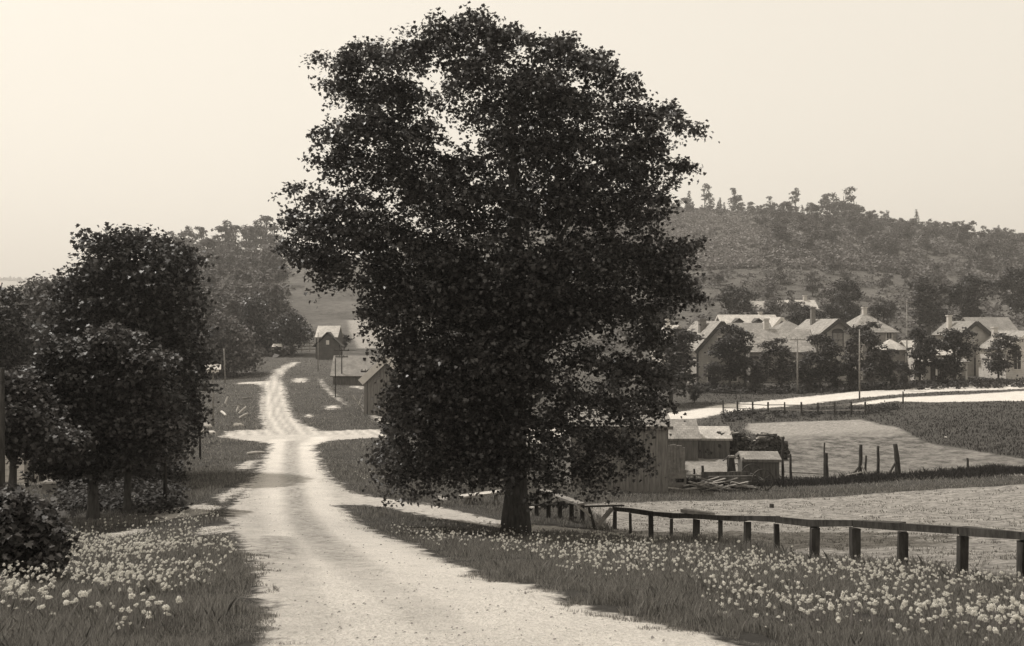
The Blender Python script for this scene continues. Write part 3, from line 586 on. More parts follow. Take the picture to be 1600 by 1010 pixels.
# ------------------------------------------------------------------ buildings
def house(name, label, px, D, w, d, wh, rh, rot, wall='lap', roof='shingle', gable='front', hip=False, wins=(), chim=None, door=None, over=.35, cat='house', base_dz=0, cmat='brick', rake=None, half_hip=0):
    """local frame: front wall on y=-d/2 faces the camera; gable 'front' = ridge along y, 'side' = ridge along x"""
    b = at(px, D); b.z += base_dz; b += Vector((-math.sin(R(rot))*d/2, math.cos(R(rot))*d/2, 0)); e = empty(name, b, label, cat, None, R(rot)); X, Y = w/2, d/2
    mb = MB(); lo = -.6
    if hip or gable == 'side':
        mb.face([(-X,-Y,lo),(X,-Y,lo),(X,-Y,wh),(-X,-Y,wh)]); mb.face([(X,Y,lo),(-X,Y,lo),(-X,Y,wh),(X,Y,wh)])
    else:
        mb.face([(-X,-Y,lo),(X,-Y,lo),(X,-Y,wh),(0,-Y,wh+rh),(-X,-Y,wh)]); mb.face([(X,Y,lo),(-X,Y,lo),(-X,Y,wh),(0,Y,wh+rh),(X,Y,wh)])
    if hip or gable == 'front':
        mb.face([(-X,Y,lo),(-X,-Y,lo),(-X,-Y,wh),(-X,Y,wh)]); mb.face([(X,-Y,lo),(X,Y,lo),(X,Y,wh),(X,-Y,wh)])
    else:
        mb.face([(-X,Y,lo),(-X,-Y,lo),(-X,-Y,wh),(-X,0,wh+rh),(-X,Y,wh)]); mb.face([(X,-Y,lo),(X,Y,lo),(X,Y,wh),(X,0,wh+rh),(X,-Y,wh)])
    mb.build('wall', M[wall], e)
    rb = MB(); t = .12
    if hip:
        rx = max(0, X-Y)*1.0; ry = max(0, Y-X); o = over; k = rh/min(X, Y); zb = wh-o*k+t; zt = wh+rh+t
        A = (-X-o,-Y-o,zb); B = (X+o,-Y-o,zb); Cc = (X+o,Y+o,zb); Dd = (-X-o,Y+o,zb); P = (-rx,-ry,zt); Q = (rx,ry,zt)
        if ry == 0:
            rb.slab([A,B,Q,P], t); rb.slab([Cc,Dd,P,Q], t); rb.slab([B,Cc,Q], t); rb.slab([Dd,A,P], t)
        else:
            rb.slab([A,B,P], t); rb.slab([Cc,Dd,Q], t); rb.slab([B,Cc,Q,P], t); rb.slab([Dd,A,P,Q], t)
    elif gable == 'front':
        k = rh/X; zb = wh-over*k+t; zt = wh+rh+t
        rb.slab([(-X-over,Y+over,zb),(-X-over,-Y-over,zb),(0,-Y-over,zt),(0,Y+over,zt)], t); rb.slab([(X+over,-Y-over,zb),(X+over,Y+over,zb),(0,Y+over,zt),(0,-Y-over,zt)], t)
    else:
        k = rh/Y; zb = wh-over*k+t; zt = wh+rh+t
        rb.slab([(-X-over,-Y-over,zb),(X+over,-Y-over,zb),(X+over,0,zt),(-X-over,0,zt)], t); rb.slab([(X+over,Y+over,zb),(-X-over,Y+over,zb),(-X-over,0,zt),(X+over,0,zt)], t)
    ro = rb.build('roof', M[roof], e)
    if rake:
        kb = MB(); o = over+.02
        if gable == 'front':
            for s in (-1, 1): kb = MB(); kb.beam((s*(X+over), -Y-o, zb-.16), (s*.004, -Y-o, zt-.16), .05, .42); kb.build('bargeboard', M[rake], ro)
        else:
            for sx in (-1, 1):
                for s in (-1, 1): kb = MB(); kb.beam((sx*(X+o), s*(Y+over), zb-.16), (sx*(X+o), s*.004, zt-.16), .05, .3); kb.build('bargeboard', M[rake], ro)
    if chim:
        for cx, cy, cz, s, ch in chim:
            cb = MB(); cb.box(cx-s/2, cx+s/2, cy-s/2, cy+s/2, cz-.9, cz+ch); cb.box(cx-s/2-.08, cx+s/2+.08, cy-s/2-.08, cy+s/2+.08, cz+ch+.003, cz+ch+.15); cb.build('chimney', M[cmat], ro)
    for wn in wins:
        side, u, z, ww, hh = wn[:5]; arch = len(wn) > 5; fb = MB(); gb = MB(); T = .09
        def pt(a, dep, c):
            if side == 'f': return (a, -Y-dep, c)
            if side == 'l': return (-X-dep, -a, c)
            return (X+dep, a, c)
        def bar(a0, a1, c0, c1, dd=.07):
            p = [pt(a0,-.02,c0), pt(a1,-.02,c0), pt(a1,dd,c0), pt(a0,dd,c0), pt(a0,-.02,c1), pt(a1,-.02,c1), pt(a1,dd,c1), pt(a0,dd,c1)]; fb.quadbox([Vector(v) for v in p])
        bar(u-ww/2-T, u-ww/2, z, z+hh); bar(u+ww/2, u+ww/2+T, z, z+hh); bar(u-ww/2-T-.04, u+ww/2+T+.04, z-.1, z-.003, .12); bar(u-ww/2-T-.03, u+ww/2+T+.03, z+hh+.003, z+hh+.13, .09)
        bar(u-.02, u+.02, z+.003, z+hh-.003, .05); bar(u-ww/2+.003, u-.023, z+hh/2-.02, z+hh/2+.02, .05); bar(u+.023, u+ww/2-.003, z+hh/2-.02, z+hh/2+.02, .05)
        fo = fb.build('window', M['trim_dark' if arch else 'trim'], e)
        p = [pt(u-ww/2,-.015,z), pt(u+ww/2,-.015,z), pt(u+ww/2,.02,z), pt(u-ww/2,.02,z), pt(u-ww/2,-.015,z+hh), pt(u+ww/2,-.015,z+hh), pt(u+ww/2,.02,z+hh), pt(u-ww/2,.02,z+hh)]
        gb.quadbox([Vector(v) for v in p]); gb.build('pane', M['curtain' if arch else 'glass'], fo)
        if arch:
            ab = MB(); pts_ = [(u+math.cos(R(k))*(ww/2+T), z+hh+.14+math.sin(R(k))*ww*.32) for k in range(0, 181, 20)]
            ab.slab([Vector(pt(x, .06, zz)) for x, zz in pts_], .07) if side == 'f' else None; ab.build('arch_panel', M['trim_dark'], fo)
    if door:
        u, ww, hh = door; db = MB(); db.box(u-ww/2, u+ww/2, -Y-.05, -Y+.02, 0, hh); do = db.build('door', M['trim_dark'], e); kb = MB(); kb.box(u+ww*.3, u+ww*.38, -Y-.09, -Y-.052, hh*.45, hh*.5); kb.build('handle', M['metal'], do)
    return e
def corner_boards(e, X, Y, wh, mt='trim'):
    for sx in (-1, 1):
        for sy in (-1, 1): MB().box(sx*X-.09, sx*X+.09, sy*Y-.09, sy*Y+.09, -.6, wh-.05).build('corner_board', M[mt], e)
# village on the right
h = house('gabled_house', 'two-storey grey house with pale left roof slope and dark chimney, nearest the great maple', 1127, 104, 5.4, 8, 4.1, 2.9, 9, 'lap', 'shingle', rake='trim_dark', wins=[('f',-1.1,.6,.9,1.9),('f',1.3,.6,.9,1.9),('f',0,4.0,.8,1.3),('l',-1.5,.7,.8,1.6),('l',1.8,.7,.8,1.6)], chim=[(-.9,-.6,5.6,.7,1.6)])
corner_boards(h, 2.7, 4, 4.1, 'trim_dark')
house('small_house', 'low pale roof peeping out left of the grey gabled house', 1060, 125, 4.5, 5, 3.6, 2.0, 10, 'lap_white', 'shingle_white', chim=[(-.6,0,4.8,.5,1.6)], cmat='plaster')
h = house('dormered_house', 'long low house with bright ridge and two small dark dormers behind the front houses', 1178, 140, 8.0, 7, 3.4, 2.2, 4, 'lap', 'shingle_white', gable='side', rake='trim', chim=[(2.2,.3,5.1,.5,.9)], cmat='plaster')
for dx in (-2.0, .9):
    db = MB(); db.box(dx-.6, dx+.6, -2.9, -1.2, 3.9, 4.7); db.slab([(dx-.75,-3.05,4.65),(dx,-3.05,5.2),(dx,-.9,5.2),(dx-.75,-.9,4.65)], .08); db.slab([(dx,-3.05,5.2),(dx+.75,-3.05,4.65),(dx+.75,-.9,4.65),(dx,-.9,5.2)], .08); do = db.build('dormer', M['lap_dark'], h)
    pb = MB(); pb.box(dx-.3, dx+.3, -2.94, -2.905, 4.05, 4.6); pb.build('pane', M['glass'], do)
house('rear_wing_house', 'grey-roofed wing in front of the dormered house', 1178, 130, 5.2, 5, 3.5, 1.8, 2, 'lap_mid', 'shingle_mid', gable='side')
house('end_gable_house', 'small greenish gable with a white-framed window at the end of the dormered house', 1220, 134, 2.8, 5, 4.2, 1.6, 6, 'lap_mid', 'shingle_white', rake='trim', wins=[('f',0,3.7,.6,1.2)])
house('cottage', 'low cottage with wide pale shingle roof and tall white chimney', 1221, 109, 7.0, 5.4, 3.6, 2.3, -3, 'lap_mid', 'shingle', gable='side', rake='trim_dark', chim=[(-1.1,.2,5.4,.55,1.7)], cmat='plaster', wins=[('f',-1.5,.8,.8,1.5),('f',1.6,.8,.8,1.5)])
house('hip_roofed_house', 'grey hip roof between the white chimney and the arched-window house', 1240, 130, 5.2, 5, 3.9, 1.6, 4, 'lap_mid', 'shingle_mid', hip=True)
h = house('arched_window_house', 'pale gabled house with dark arched double upper window', 1309, 110, 5.8, 9, 4.7, 2.3, 4, 'lap', 'shingle', rake='trim_dark', over=.5, wins=[('f',0,3.9,1.15,1.6,'arch'),('f',-1.6,.7,.8,1.7),('f',1.6,.7,.8,1.7)], chim=[(-.7,1.2,7.0,.5,1.4)])
corner_boards(h, 2.8, 4.5, 4.9)
house('pyramid_roofed_house', 'square house with light pyramid roof right of the arched-window house', 1367, 124, 5.8, 5.8, 4.6, 2.3, 6, 'lap_mid', 'shingle', hip=True, chim=[(0,0,6.6,.5,1.0)], cmat='plaster', wins=[('f',1.9,2.9,.7,1.5),('f',-1.5,2.9,.7,1.5)])
house('small_outbuilding', 'small building with a bright little hip roof behind the sapling', 1399, 110, 2.6, 2.4, 3.6, .9, 6, 'lap_mid', 'shingle_white', hip=True)
h = house('white_porch_house', 'white house mostly hidden by two street trees', 1464, 108, 5.2, 5, 3.0, 1.4, 3, 'lap_white', 'shingle_white', gable='side', wins=[('f',-1.9,.5,.7,1.4),('f',1.4,.5,.7,1.4)], door=(-.3,.9,2.0))
pb = MB(); pb.box(-2.7,2.7,-4.3,-2.55,-.35,-.1); pb.build('porch_floor', M['grey_wood'], h)
pb = MB(); pb.slab([(-2.8,-4.4,2.2),(2.8,-4.4,2.2),(2.8,-2.55,2.7),(-2.8,-2.55,2.7)], .08); pb.build('porch_roof', M['shingle'], h)
for x in (-2.5,-.9,.9,2.5): MB().box(x-.08,x+.08,-4.25,-4.09,-.1,2.1).build('porch_post', M['trim'], h)
house('dark_door_house', 'pale gabled house with dark doorway second from the right edge', 1524, 112, 3.4, 6, 4.9, 1.4, 4, 'lap', 'shingle_mid', rake='trim_dark', door=(.4,1.1,2.1), chim=[(-1.0,1,5.9,.45,1.1)], cmat='plaster')
house('grey_roofed_barn', 'long grey roof behind the pale gabled house near the right edge', 1556, 128, 5.6, 5, 4.0, 1.8, 3, 'lap_mid', 'shingle_mid', gable='side', cat='barn')
h = house('white_gabled_house', 'bright white gabled house cut by the right border', 1607, 106, 5.2, 6, 3.5, 1.8, 4, 'lap_white', 'shingle', rake='trim', wins=[('f',-1.3,1.2,.8,1.9),('f',.9,1.2,.8,1.9),('f',0,3.55,.7,.9)], chim=[(-1.5,1,4.4,.5,1.3)], cmat='plaster')
house('far_long_house', 'far white-roofed long house up the slope', 1248, 190, 8, 6, 3.0, 2.0, 4, 'lap', 'shingle_white', gable='side', chim=[(2.4,0,4.9,.6,1.0)], cmat='plaster', base_dz=-3.4)
house('far_small_house', 'tiny far house with a pale roof left of the far long one', 1190, 188, 2.9, 3, 2.8, 1.5, 10, 'lap_mid', 'shingle_white', gable='side', base_dz=-2.6)
# left and centre buildings
h = house('small_gabled_house', 'small dark white-roofed house with pointed front gable at the road top', 510, 112, 2.5, 3.6, 2.5, 1.25, 0, 'lap_dark', 'shingle_white', gable='side', over=.1)
h2 = MB(); h2.face([(-1.0,-2.6,-.5),(1.6,-2.6,-.5),(1.6,-2.6,1.7),(.3,-2.6,2.95),(-1.0,-2.6,1.7)]); h2.face([(1.6,-2.6,-.5),(1.6,-1.83,-.5),(1.6,-1.83,1.7),(1.6,-2.6,1.7)]); h2.face([(-1.0,-1.83,-.5),(-1.0,-2.6,-.5),(-1.0,-2.6,1.7),(-1.0,-1.83,1.7)])
h2.build('front_gable', M['lap_dark'], h)
h2 = MB(); h2.slab([(-1.4,-2.8,1.4),(.3,-2.8,3.1),(.3,-1.0,3.1),(-1.4,-1.0,1.4)][::-1], .1); h2.slab([(.3,-2.8,3.1),(2.0,-2.8,1.4),(2.0,-1.0,1.4),(.3,-1.0,3.1)][::-1], .1); h2.build('front_gable_roof', M['trim_dark'], h)
h2 = MB(); h2.box(.12,.48,-2.64,-2.605,1.7,2.2); h2.build('window', M['trim'], h)
house('shingled_shed', 'long low shed with a light shingle roof facing the camera behind the telephone pole', 566, 82, 5.0, 3.6, .9, 1.5, 2, 'barn_dark', 'shingle_mid', gable='side', over=.2, cat='shed')
h = house('roadside_barn', 'narrow board barn with bright roof edge left of the great maple', 604, 60, 2.8, 4.2, 2.3, 1.3, 2, 'barn', 'shingle_white', rake='trim', over=.2, cat='barn')
# the board shed behind the great maple
h = house('board_shed', 'large weathered shed of vertical boards behind the great maple', 968, 32.5, 3.3, 3.4, 2.15, .5, 0, 'barn', 'shingle_mid', gable='side', over=.15, cat='shed')
house('low_shed', 'low dark shed with a pale patched plank roof behind the board shed', 1066, 46, 1.55, 2.0, 1.05, .75, 2, 'barn_dark', 'shingle', gable='side', over=.12, cat='shed')
house('low_shed', 'lower plank-roofed shed touching the dark woodpile', 1116, 47, 1.5, 1.6, .95, .45, -2, 'barn_dark', 'shingle_white', gable='side', over=.12, cat='shed')
house('tiny_shed', 'tiny board shed with a bright flat roof beside the wagon wheel', 1190, 37, 1.35, 1.3, .78, .2, -3, 'barn_dark', 'shingle_mid', gable='side', over=.08, cat='shed')
# porch house at the left edge
h = house('porch_house', 'white house with open dark-posted porch hidden behind the left trees', -25, 31, 2.9, 3.0, 2.5, .9, -10, 'lap_white', 'shingle_mid', gable='side', wins=[('f',-.9,.6,.6,1.1)], over=.25)
for x in (1.25,1.62,1.95,2.4): MB().box(x-.05,x+.05,-1.4,-1.3,-.3,2.0).build('porch_post', M['post'], h)
MB().box(1.55,2.5,-1.45,.4,-.3,-.12).build('porch_floor', M['grey_wood'], h)
MB().box(1.2,2.5,-1.41,-1.29,2.003,2.12).build('porch_beam', M['post'], h)
b = at(82, 26); e = empty('wooden_crate', b, 'square grey wooden crate standing below the porch in the shade of the left trees', 'crate', None, .2)
MB().box(-.2,.2,-.2,.2,.0,.42).build('panel', M['grey_wood'], e)
cb = MB()
for z in (.04,.36):
    for s in (-1,1): cb.box(-.23,.23,s*.215-.012,s*.215+.012,z,z+.05)
cb.build('batten', M['pale_wood'], e)

# ------------------------------------------------------------------ guard rail fence
fen = empty('rail_fence', at(960, 22), 'low dark guard rail on short square posts along the right verge', 'fence')
bp_ = fen.location.copy()
PXS = [1720,1600,1503,1410,1337,1272,1214,1167,1125,1087,1048,1018,985,960]; THK = [.16,.17,.15,.18,.19,.19,.12,.17,.10,.16,.09,.15,.09,.14]
tops = []
for i, px in enumerate(PXS):
    Yp = 9990/(px-506); X = 6.66-.196*Yp; z = hz(X, Yp); hh = (.53 if px > 1300 else .51) if px > 970 else .47; w = THK[i]*.60
    zt = z+hh+random.uniform(-.01, .01); tops.append(Vector((X, Yp, zt)))
    mb = MB(); lx = random.uniform(-.015, .015); x, y, zz = X-bp_.x, Yp-bp_.y, z-bp_.z
    mb.quadbox([(x-w/2,y-w/2,zz-.3),(x+w/2,y-w/2,zz-.3),(x+w/2,y+w/2,zz-.3),(x-w/2,y+w/2,zz-.3),(x-w/2+lx,y-w/2,zt-bp_.z-.06),(x+w/2+lx,y-w/2,zt-bp_.z-.06),(x+w/2+lx,y+w/2,zt-bp_.z-.06),(x-w/2+lx,y+w/2,zt-bp_.z-.06)], .012)
    mb.build('post', M['post'], fen)
segs = [(0,3),(3,6),(6,9),(9,11),(11,13)]
for a_, b_ in segs:
    mb = MB(); P = tops[a_]-bp_; Q = tops[b_]-bp_; n_ = 6
    if a_ == 9: pass
    for k in range(a_, b_):
        A = tops[k]-bp_; B = tops[k+1]-bp_; mb.beam(A+(A-B).normalized()*(.0), B-(B-A).normalized()*.004, .09, .082, jit=.010)
    mb.build('rail', M['post'], fen)
mb = MB(); t9 = tops[9]-bp_; mb.beam(t9+Vector((-.18,.3,.045)), t9+Vector((.22,-.35,.10)), .13, .05, jit=.012); mb.build('rail', M['grey_wood'], fen)
# broken end of the rail: crossed planks and loose boards
def plank(name, label, pts, w, t, mt, cat='plank', group=None):
    """pts: (px,py,D) ends in the air"""
    q = [Vector(((p[0]-800)/FP*p[2], p[2], CAMZ-(p[1]-505)/FP*p[2])) for p in pts]
    b0 = (q[0]+q[1])/2; mb = MB(); mb.beam(q[0]-b0, q[1]-b0, w, t, jit=.006); o = mb.build(name, M[mt], None, b0); tag(o, label, cat, group); return o
plank('broken_rail', 'thin loose rail lying level from the last guard rail post to the leaning post', [(912,792,21.5),(974,790,22.1)], .07, .03, 'post', 'rail')
plank('brace_plank', 'thick brace slanting down left from the end of the guard rail', [(956,795,21.7),(930,826,21.5)], .07, .08, 'grey_wood', 'brace')
plank('brace_plank', 'pale thin brace crossing under the thick one at the broken fence end', [(905,792,21.4),(944,824,21.6)], .05, .04, 'pale_wood', 'brace')
plank('leaning_stake', 'dark stake leaning beside the crossed braces', [(920,793,21.5),(930,828,21.5)], .06, .07, 'post', 'stake')
plank('fallen_rail', 'grey board sloping down right of the maple trunk to the fence remains', [(846,766,24.0),(908,788,22.4)], .20, .05, 'grey_wood', 'board')
plank('fallen_rail', 'long thin rail lying level just right of the maple trunk', [(822,790,23.5),(905,788,23)], .06, .035, 'post', 'rail')
plank('loose_board', 'wide pale board on low trestles just left of the maple trunk', [(720,776,25.5),(786,768,26)], .32, .05, 'pale_wood', 'board')
for px, py, lab in ((893,812,'short stake at the left end of the broken fence, nearest the crossed braces'),(875,812,'short stake under the sloping grey board'),(857,810,'stake halfway between maple trunk and broken fence'),(838,806,'thin stake beside the maple trunk'),(910,816,'stake carrying the low end of the sloping grey board')):
    x, y = hit(px, py); o = MB().box(-.05,.05,-.05,.05,-.2,.42,.01).build('fence_stake', M['post'], None, (x, y, hz(x, y))); tag(o, lab, 'stake')
for k, (px, D) in enumerate(((732,25.6),(775,25.9))):
    b = at(px, D); topz = CAMZ-(772-505)/FP*D-.04; hgt = max(.15, topz-b.z); e = empty('trestle', b, ('left' if k == 0 else 'right')+' low trestle carrying the wide pale board', 'trestle')
    MB().box(-.05,.05,-.16,.16,hgt-.06,hgt).build('beam', M['grey_wood'], e)
    for s in (-1, 1):
        for u in (-1, 1): MB().beam((u*.10,s*.16,-.1),(u*.02,s*.12,hgt-.062),.035,.035).build('leg', M['grey_wood'], e)
for (a1, b1, a2, b2, lab) in ((712,735,727,757,'pale stick leaning left among the branches beyond the maple'),(757,733,742,757,'pale stick leaning right, the longer of the crossed pair beyond the maple'),(737,744,744,757,'short pale stick between the two leaning ones beyond the maple')):
    plank('leaning_stick', lab, [(a1,b1,29),(a2,b2,28.8)], .05, .05, 'pale_wood', 'stick')

# ------------------------------------------------------------------ yard behind the field
x, y = hit(1057, 775); b = Vector((x, 34.0, hz(x*34/y, 34))); b.x = (1056-800)/FP*34
e = empty('yard_gate', b, 'low board gate with two wide horizontal planks beside the board shed', 'gate')
for z in (.08, .42): MB().box(-.36,.36,-.03,.0,z,z+.2,.008).build('plank', M['grey_wood'], e)
for xx in (-.33,.33): MB().box(xx-.04,xx+.04,.003,.06,-.2,.72).build('post', M['grey_wood'], e)
e = empty('board_screen', at(1057, 36.5), 'upright panel of rough vertical boards behind the yard gate', 'panel')
mb = MB()
for k in range(6): mb.box(-.34+k*.113,-.34+k*.113+.10,-.02,.02,0,1.42+random.uniform(-.07,.07),.006)
mb.build('boards', M['grey_wood'], e); MB().box(-.34,.34,.023,.06,.9,1.0).build('batten', M['grey_wood'], e)
def fpost(px, py, top, D, w, lab, lean=0, mt='post', grp=None, cat='post'):
    b = at(px, D); hgt = (505+(CAMZ-b.z)*FP/D-top)*D/FP; mb = MB(); n_ = 5
    mb.tube([(lean*k/n_+random.uniform(-.01,.01), random.uniform(-.01,.01), -.3 if k == 0 else hgt*k/n_) for k in range(n_+1)], [w*.55*(1-.25*k/n_) for k in range(n_+1)], 7, jit=.12)
    o = mb.build('fence_post' if cat == 'post' else cat, M[mt], None, b); tag(o, lab, cat, grp); return o
YP = [(1085,733,37,.09,0,'thin yard post just right of the yard gate'),(1098,728,35.5,.12,0,'squat yard post second right of the yard gate'),(1137,715,36,.06,0,'thin stick left of the dark pump stump'),(1161,715,37,.07,0,'thin post at the left wall of the tiny shed'),
 (1223,683,38,.11,0,'tall post at the right corner of the tiny shed'),(1236,710,38,.10,-.03,'shorter tilted post right of the tall corner post'),(1288,692,37.5,.07,0,'tall thin post of the touching pair in the middle of the field edge'),(1291,708,37.4,.16,0,'thick low post of the touching pair in the middle of the field edge'),
 (1311,725,48,.05,0,'distant short thin post right of the touching pair'),(1344,695,37.3,.15,.02,'thick post with a leaning brace on its left'),(1352,712,37.1,.09,.03,'thin post tilting right beside the braced thick one'),(1372,697,37.5,.12,0,'straight solitary post between the two braced posts'),
 (1404,694,37.2,.20,-.12,'thickest leaning post with brace at the right of the row'),(1513,716,36.8,.09,-.03,'lonely short post standing far right in the weed strip')]
for px, top, D, w, ln, lab in YP: fpost(px, 0, top, D, w, lab, ln)
plank('post_brace', 'slanting brace leaning on the thick post of the middle group', [(1342,730,37.2),(1325,752,37.0)], .06, .06, 'post', 'brace')
plank('post_brace', 'slanting brace leaning on the thickest leaning post', [(1400,722,37.1),(1384,750,37.0)], .06, .06, 'post', 'brace')
plank('post_brace', 'pale brace slanting down right of the middle post group', [(1346,728,37.0),(1364,757,36.6)], .07, .04, 'grey_wood', 'brace')
b = at(1143, 37); e = empty('hand_pump', b, 'dark tapering wooden pump standing in the yard', 'pump')
mb = MB(); mb.quadbox([(-.22,-.16,-.1),(.22,-.16,-.1),(.22,.16,-.1),(-.22,.16,-.1),(-.08,-.07,.95),(.08,-.07,.95),(.08,.07,.95),(-.08,.07,.95)], .01); mb.build('body', M['post'], e)
MB().box(-.11,.11,-.10,.10,.953,1.03).build('cap', M['grey_wood'], e); MB().tube([(.08,0,.7),(.22,-.02,.72),(.26,-.02,.62)], [.025,.022,.02], 6).build('spout', M['metal'], e)
MB().beam((-.05,0,1.05),(-.34,0,.82),.035,.035).build('handle', M['metal'], e)
for k_, (a1,b1,a2,b2,D_,mt_,lab_) in enumerate(((1072,742,1098,743,36,'grey_wood','thin rail joining the yard gate to the squat yard post'),(1100,741,1160,737,36.2,'grey_wood','long low rail running right from the squat yard post'),(1040,762,1075,766,33.6,'pale_wood','board lying on the ground before the yard gate'),(1042,770,1090,768,33.2,'grey_wood','second board lying nearest the field before the yard gate'),
   (1226,752,1262,757,36.2,'pale_wood','pale board lying in the weeds right of the tall corner post'),(1320,744,1346,738,36.9,'pale_wood','pale split board lying at the foot of the middle post group'),(1150,716,1168,713,38,'pale_wood','short pale board propped at the left of the tiny shed'),(1232,738,1288,741,38.2,'grey_wood','thin sagging rail between the tilted post and the touching pair'))):
    plank('scrap_board', lab_, [(a1,b1,D_),(a2,b2,D_+.1)], .05, .05, mt_, 'board')
# wagon
def ring(mb, R0, R1, wid, n=28, c=(0,0,0)):
    b = len(mb.v)
    for k in range(n):
        t = 2*math.pi*k/n
        for r_, yy in ((R0,-wid/2),(R1,-wid/2),(R1,wid/2),(R0,wid/2)): mb.v.append((c[0]+r_*math.cos(t), c[1]+yy, c[2]+r_*math.sin(t)))
    for k in range(n):
        a = b+4*k; d = b+4*((k+1) % n)
        for i in range(4): j = (i+1) % 4; mb.f.append((a+i, a+j, d+j, d+i))
e = empty('farm_wagon', at(1150, 34.6), 'old low farm wagon with one large spoked wheel beside the tiny shed', 'wagon', None, R(4))
mb = MB()
for k in range(3): mb.box(-1.15,.62,-.5,-.46,.24+k*.10,.24+k*.10+.09,.012)
for k in range(3): mb.box(-1.15,.62,.46,.5,.24+k*.10,.24+k*.10+.09,.012)
mb.box(-1.15,.62,-.455,.455,.20,.24); mb.build('bed', M['barn_dark'], e)
for (wx, wr) in ((.78,.40),(-.85,.24)):
    for wy in (-.62,.62):
        w_ = MB(); ring(w_, wr-.04, wr, .05); wo_ = w_.build('wheel', M['post'], e, (wx, wy, wr-.02))
        s_ = MB()
        for k in range(10): t = math.pi*2*k/10; s_.beam((.05*math.cos(t),0,.05*math.sin(t)),((wr-.045)*math.cos(t),0,(wr-.045)*math.sin(t)),.022,.022)
        s_.build('spokes', M['post'], wo_); hb = MB(); hb.tube([(0,-.09,0),(0,.09,0)], [.06,.06], 10); hb.build('hub', M['metal'], wo_)
MB().beam((-.85,-.6,.28),(-.85,.6,.28),.06,.06).build('axle', M['post'], e); MB().beam((.78,-.6,.4),(.78,.6,.4),.06,.06).build('axle', M['post'], e)
# woodpiles: logs are countable pieces of firewood, stacked
def logpile(px, D, w, hgt, n, label):
    b = at(px, D); e = empty('woodpile', b, label, 'woodpile'); r = random.Random(px); mb = MB()
    for i in range(n):
        x = r.uniform(-w/2, w/2); top = hgt*(1-(abs(x)/(w/2))**2.2*.55); z = r.uniform(.03, 1)**.7*top; yy = r.uniform(-.4,.4)*(1-z/hgt*.5); a = r.uniform(-.5,.5); ln = r.uniform(.3,.75); q_ = r.uniform(.05,.10)
        d = Vector((math.cos(a)*math.cos(r.uniform(-.5,.5)), math.sin(a)+r.uniform(-.8,.8), r.uniform(-.35,.35))).normalized()*ln/2; c = Vector((x, yy, z)); mb.tube([c-d, c+d], [q_, q_*.85], 6, jit=.15)
    if i % 3 == 2: pass
    o = mb.build('firewood', M['post'], e); o['kind'] = 'stuff'
    mb = MB(); 
    for i in range(16): x = r.uniform(-w/2.4, w/2.6); z = hgt*(1-(abs(x)/(w/2))**2.2*.55)+.03; mb.beam((x-.25,r.uniform(-.2,.1),z),(x+.25,r.uniform(-.2,.1),z+r.uniform(-.06,.06)),.12,.03)
    mb.build('loose_boards', M['pale_wood'], e)
logpile(1134, 47.5, 2.9, 1.25, 520, 'large dark woodpile topped with pale boards left of the tiny shed')
b = at(1122, 33.7); e = empty('lumber_heap', b, 'untidy heap of loose grey boards and sticks lying in front of the farm wagon', 'lumber heap'); rr_ = random.Random(8); mb = MB()
for i in range(46):
    x = rr_.uniform(-1.1, 1.0); a = rr_.uniform(-.5, .5); l_ = rr_.uniform(.3, .9)/2; z = rr_.uniform(.02, .36)*(1-abs(x)*.5); d = Vector((math.cos(a), math.sin(a)*.6, rr_.uniform(-.3,.3)))*l_; c = Vector((x, rr_.uniform(-.4,.4), z+.05)); mb.beam(c-d, c+d, .09, .025, jit=.01)
mb.build('loose_boards', M['grey_wood'], e)
logpile(1202, 46, 1.4, 1.2, 260, 'smaller dark woodpile rising behind the tiny shed')

# rail fence between the field and the cross road
e = empty('road_fence', at(1240, 76), 'thin post and rail fence below the pale cross road', 'fence'); b0 = e.location.copy()
prev = None
for k, px in enumerate([1130,1152,1176,1200,1226,1252,1278,1304,1330,1352]):
    D = 78-k*.9; b = at(px, D)-b0; MB().box(b.x-.05,b.x+.05,b.y-.05,b.y+.05,b.z-.2,b.z+.95,.015).build('post', M['post'], e)
    if prev is not None:
        for zz in (.35,.72): MB().beam(prev+Vector((.054,0,zz)), b+Vector((-.054,0,zz+random.uniform(-.04,.04))), .04, .07).build('rail', M['grey_wood'], e)
    prev = b
# board fence at the top of the road
e = empty('board_fence', at(478, 122), 'pale board fence at the top of the road by the umbrella-shaped tree', 'fence'); b0 = e.location.copy(); prev = None
for k, px in enumerate([412,424,436,448,460,472,484,496]):
    b = at(px, 122)-b0; MB().box(b.x-.06,b.x+.06,b.y-.06,b.y+.06,b.z-.2,b.z+1.2,.01).build('post', M['pale_wood'], e)
    if prev is not None:
        for zz in (.3,.7,1.08): MB().beam(prev+Vector((.064,-.02,zz)), b+Vector((-.064,-.02,zz)), .04, .17).build('board', M['pale_wood'], e)
    prev = b
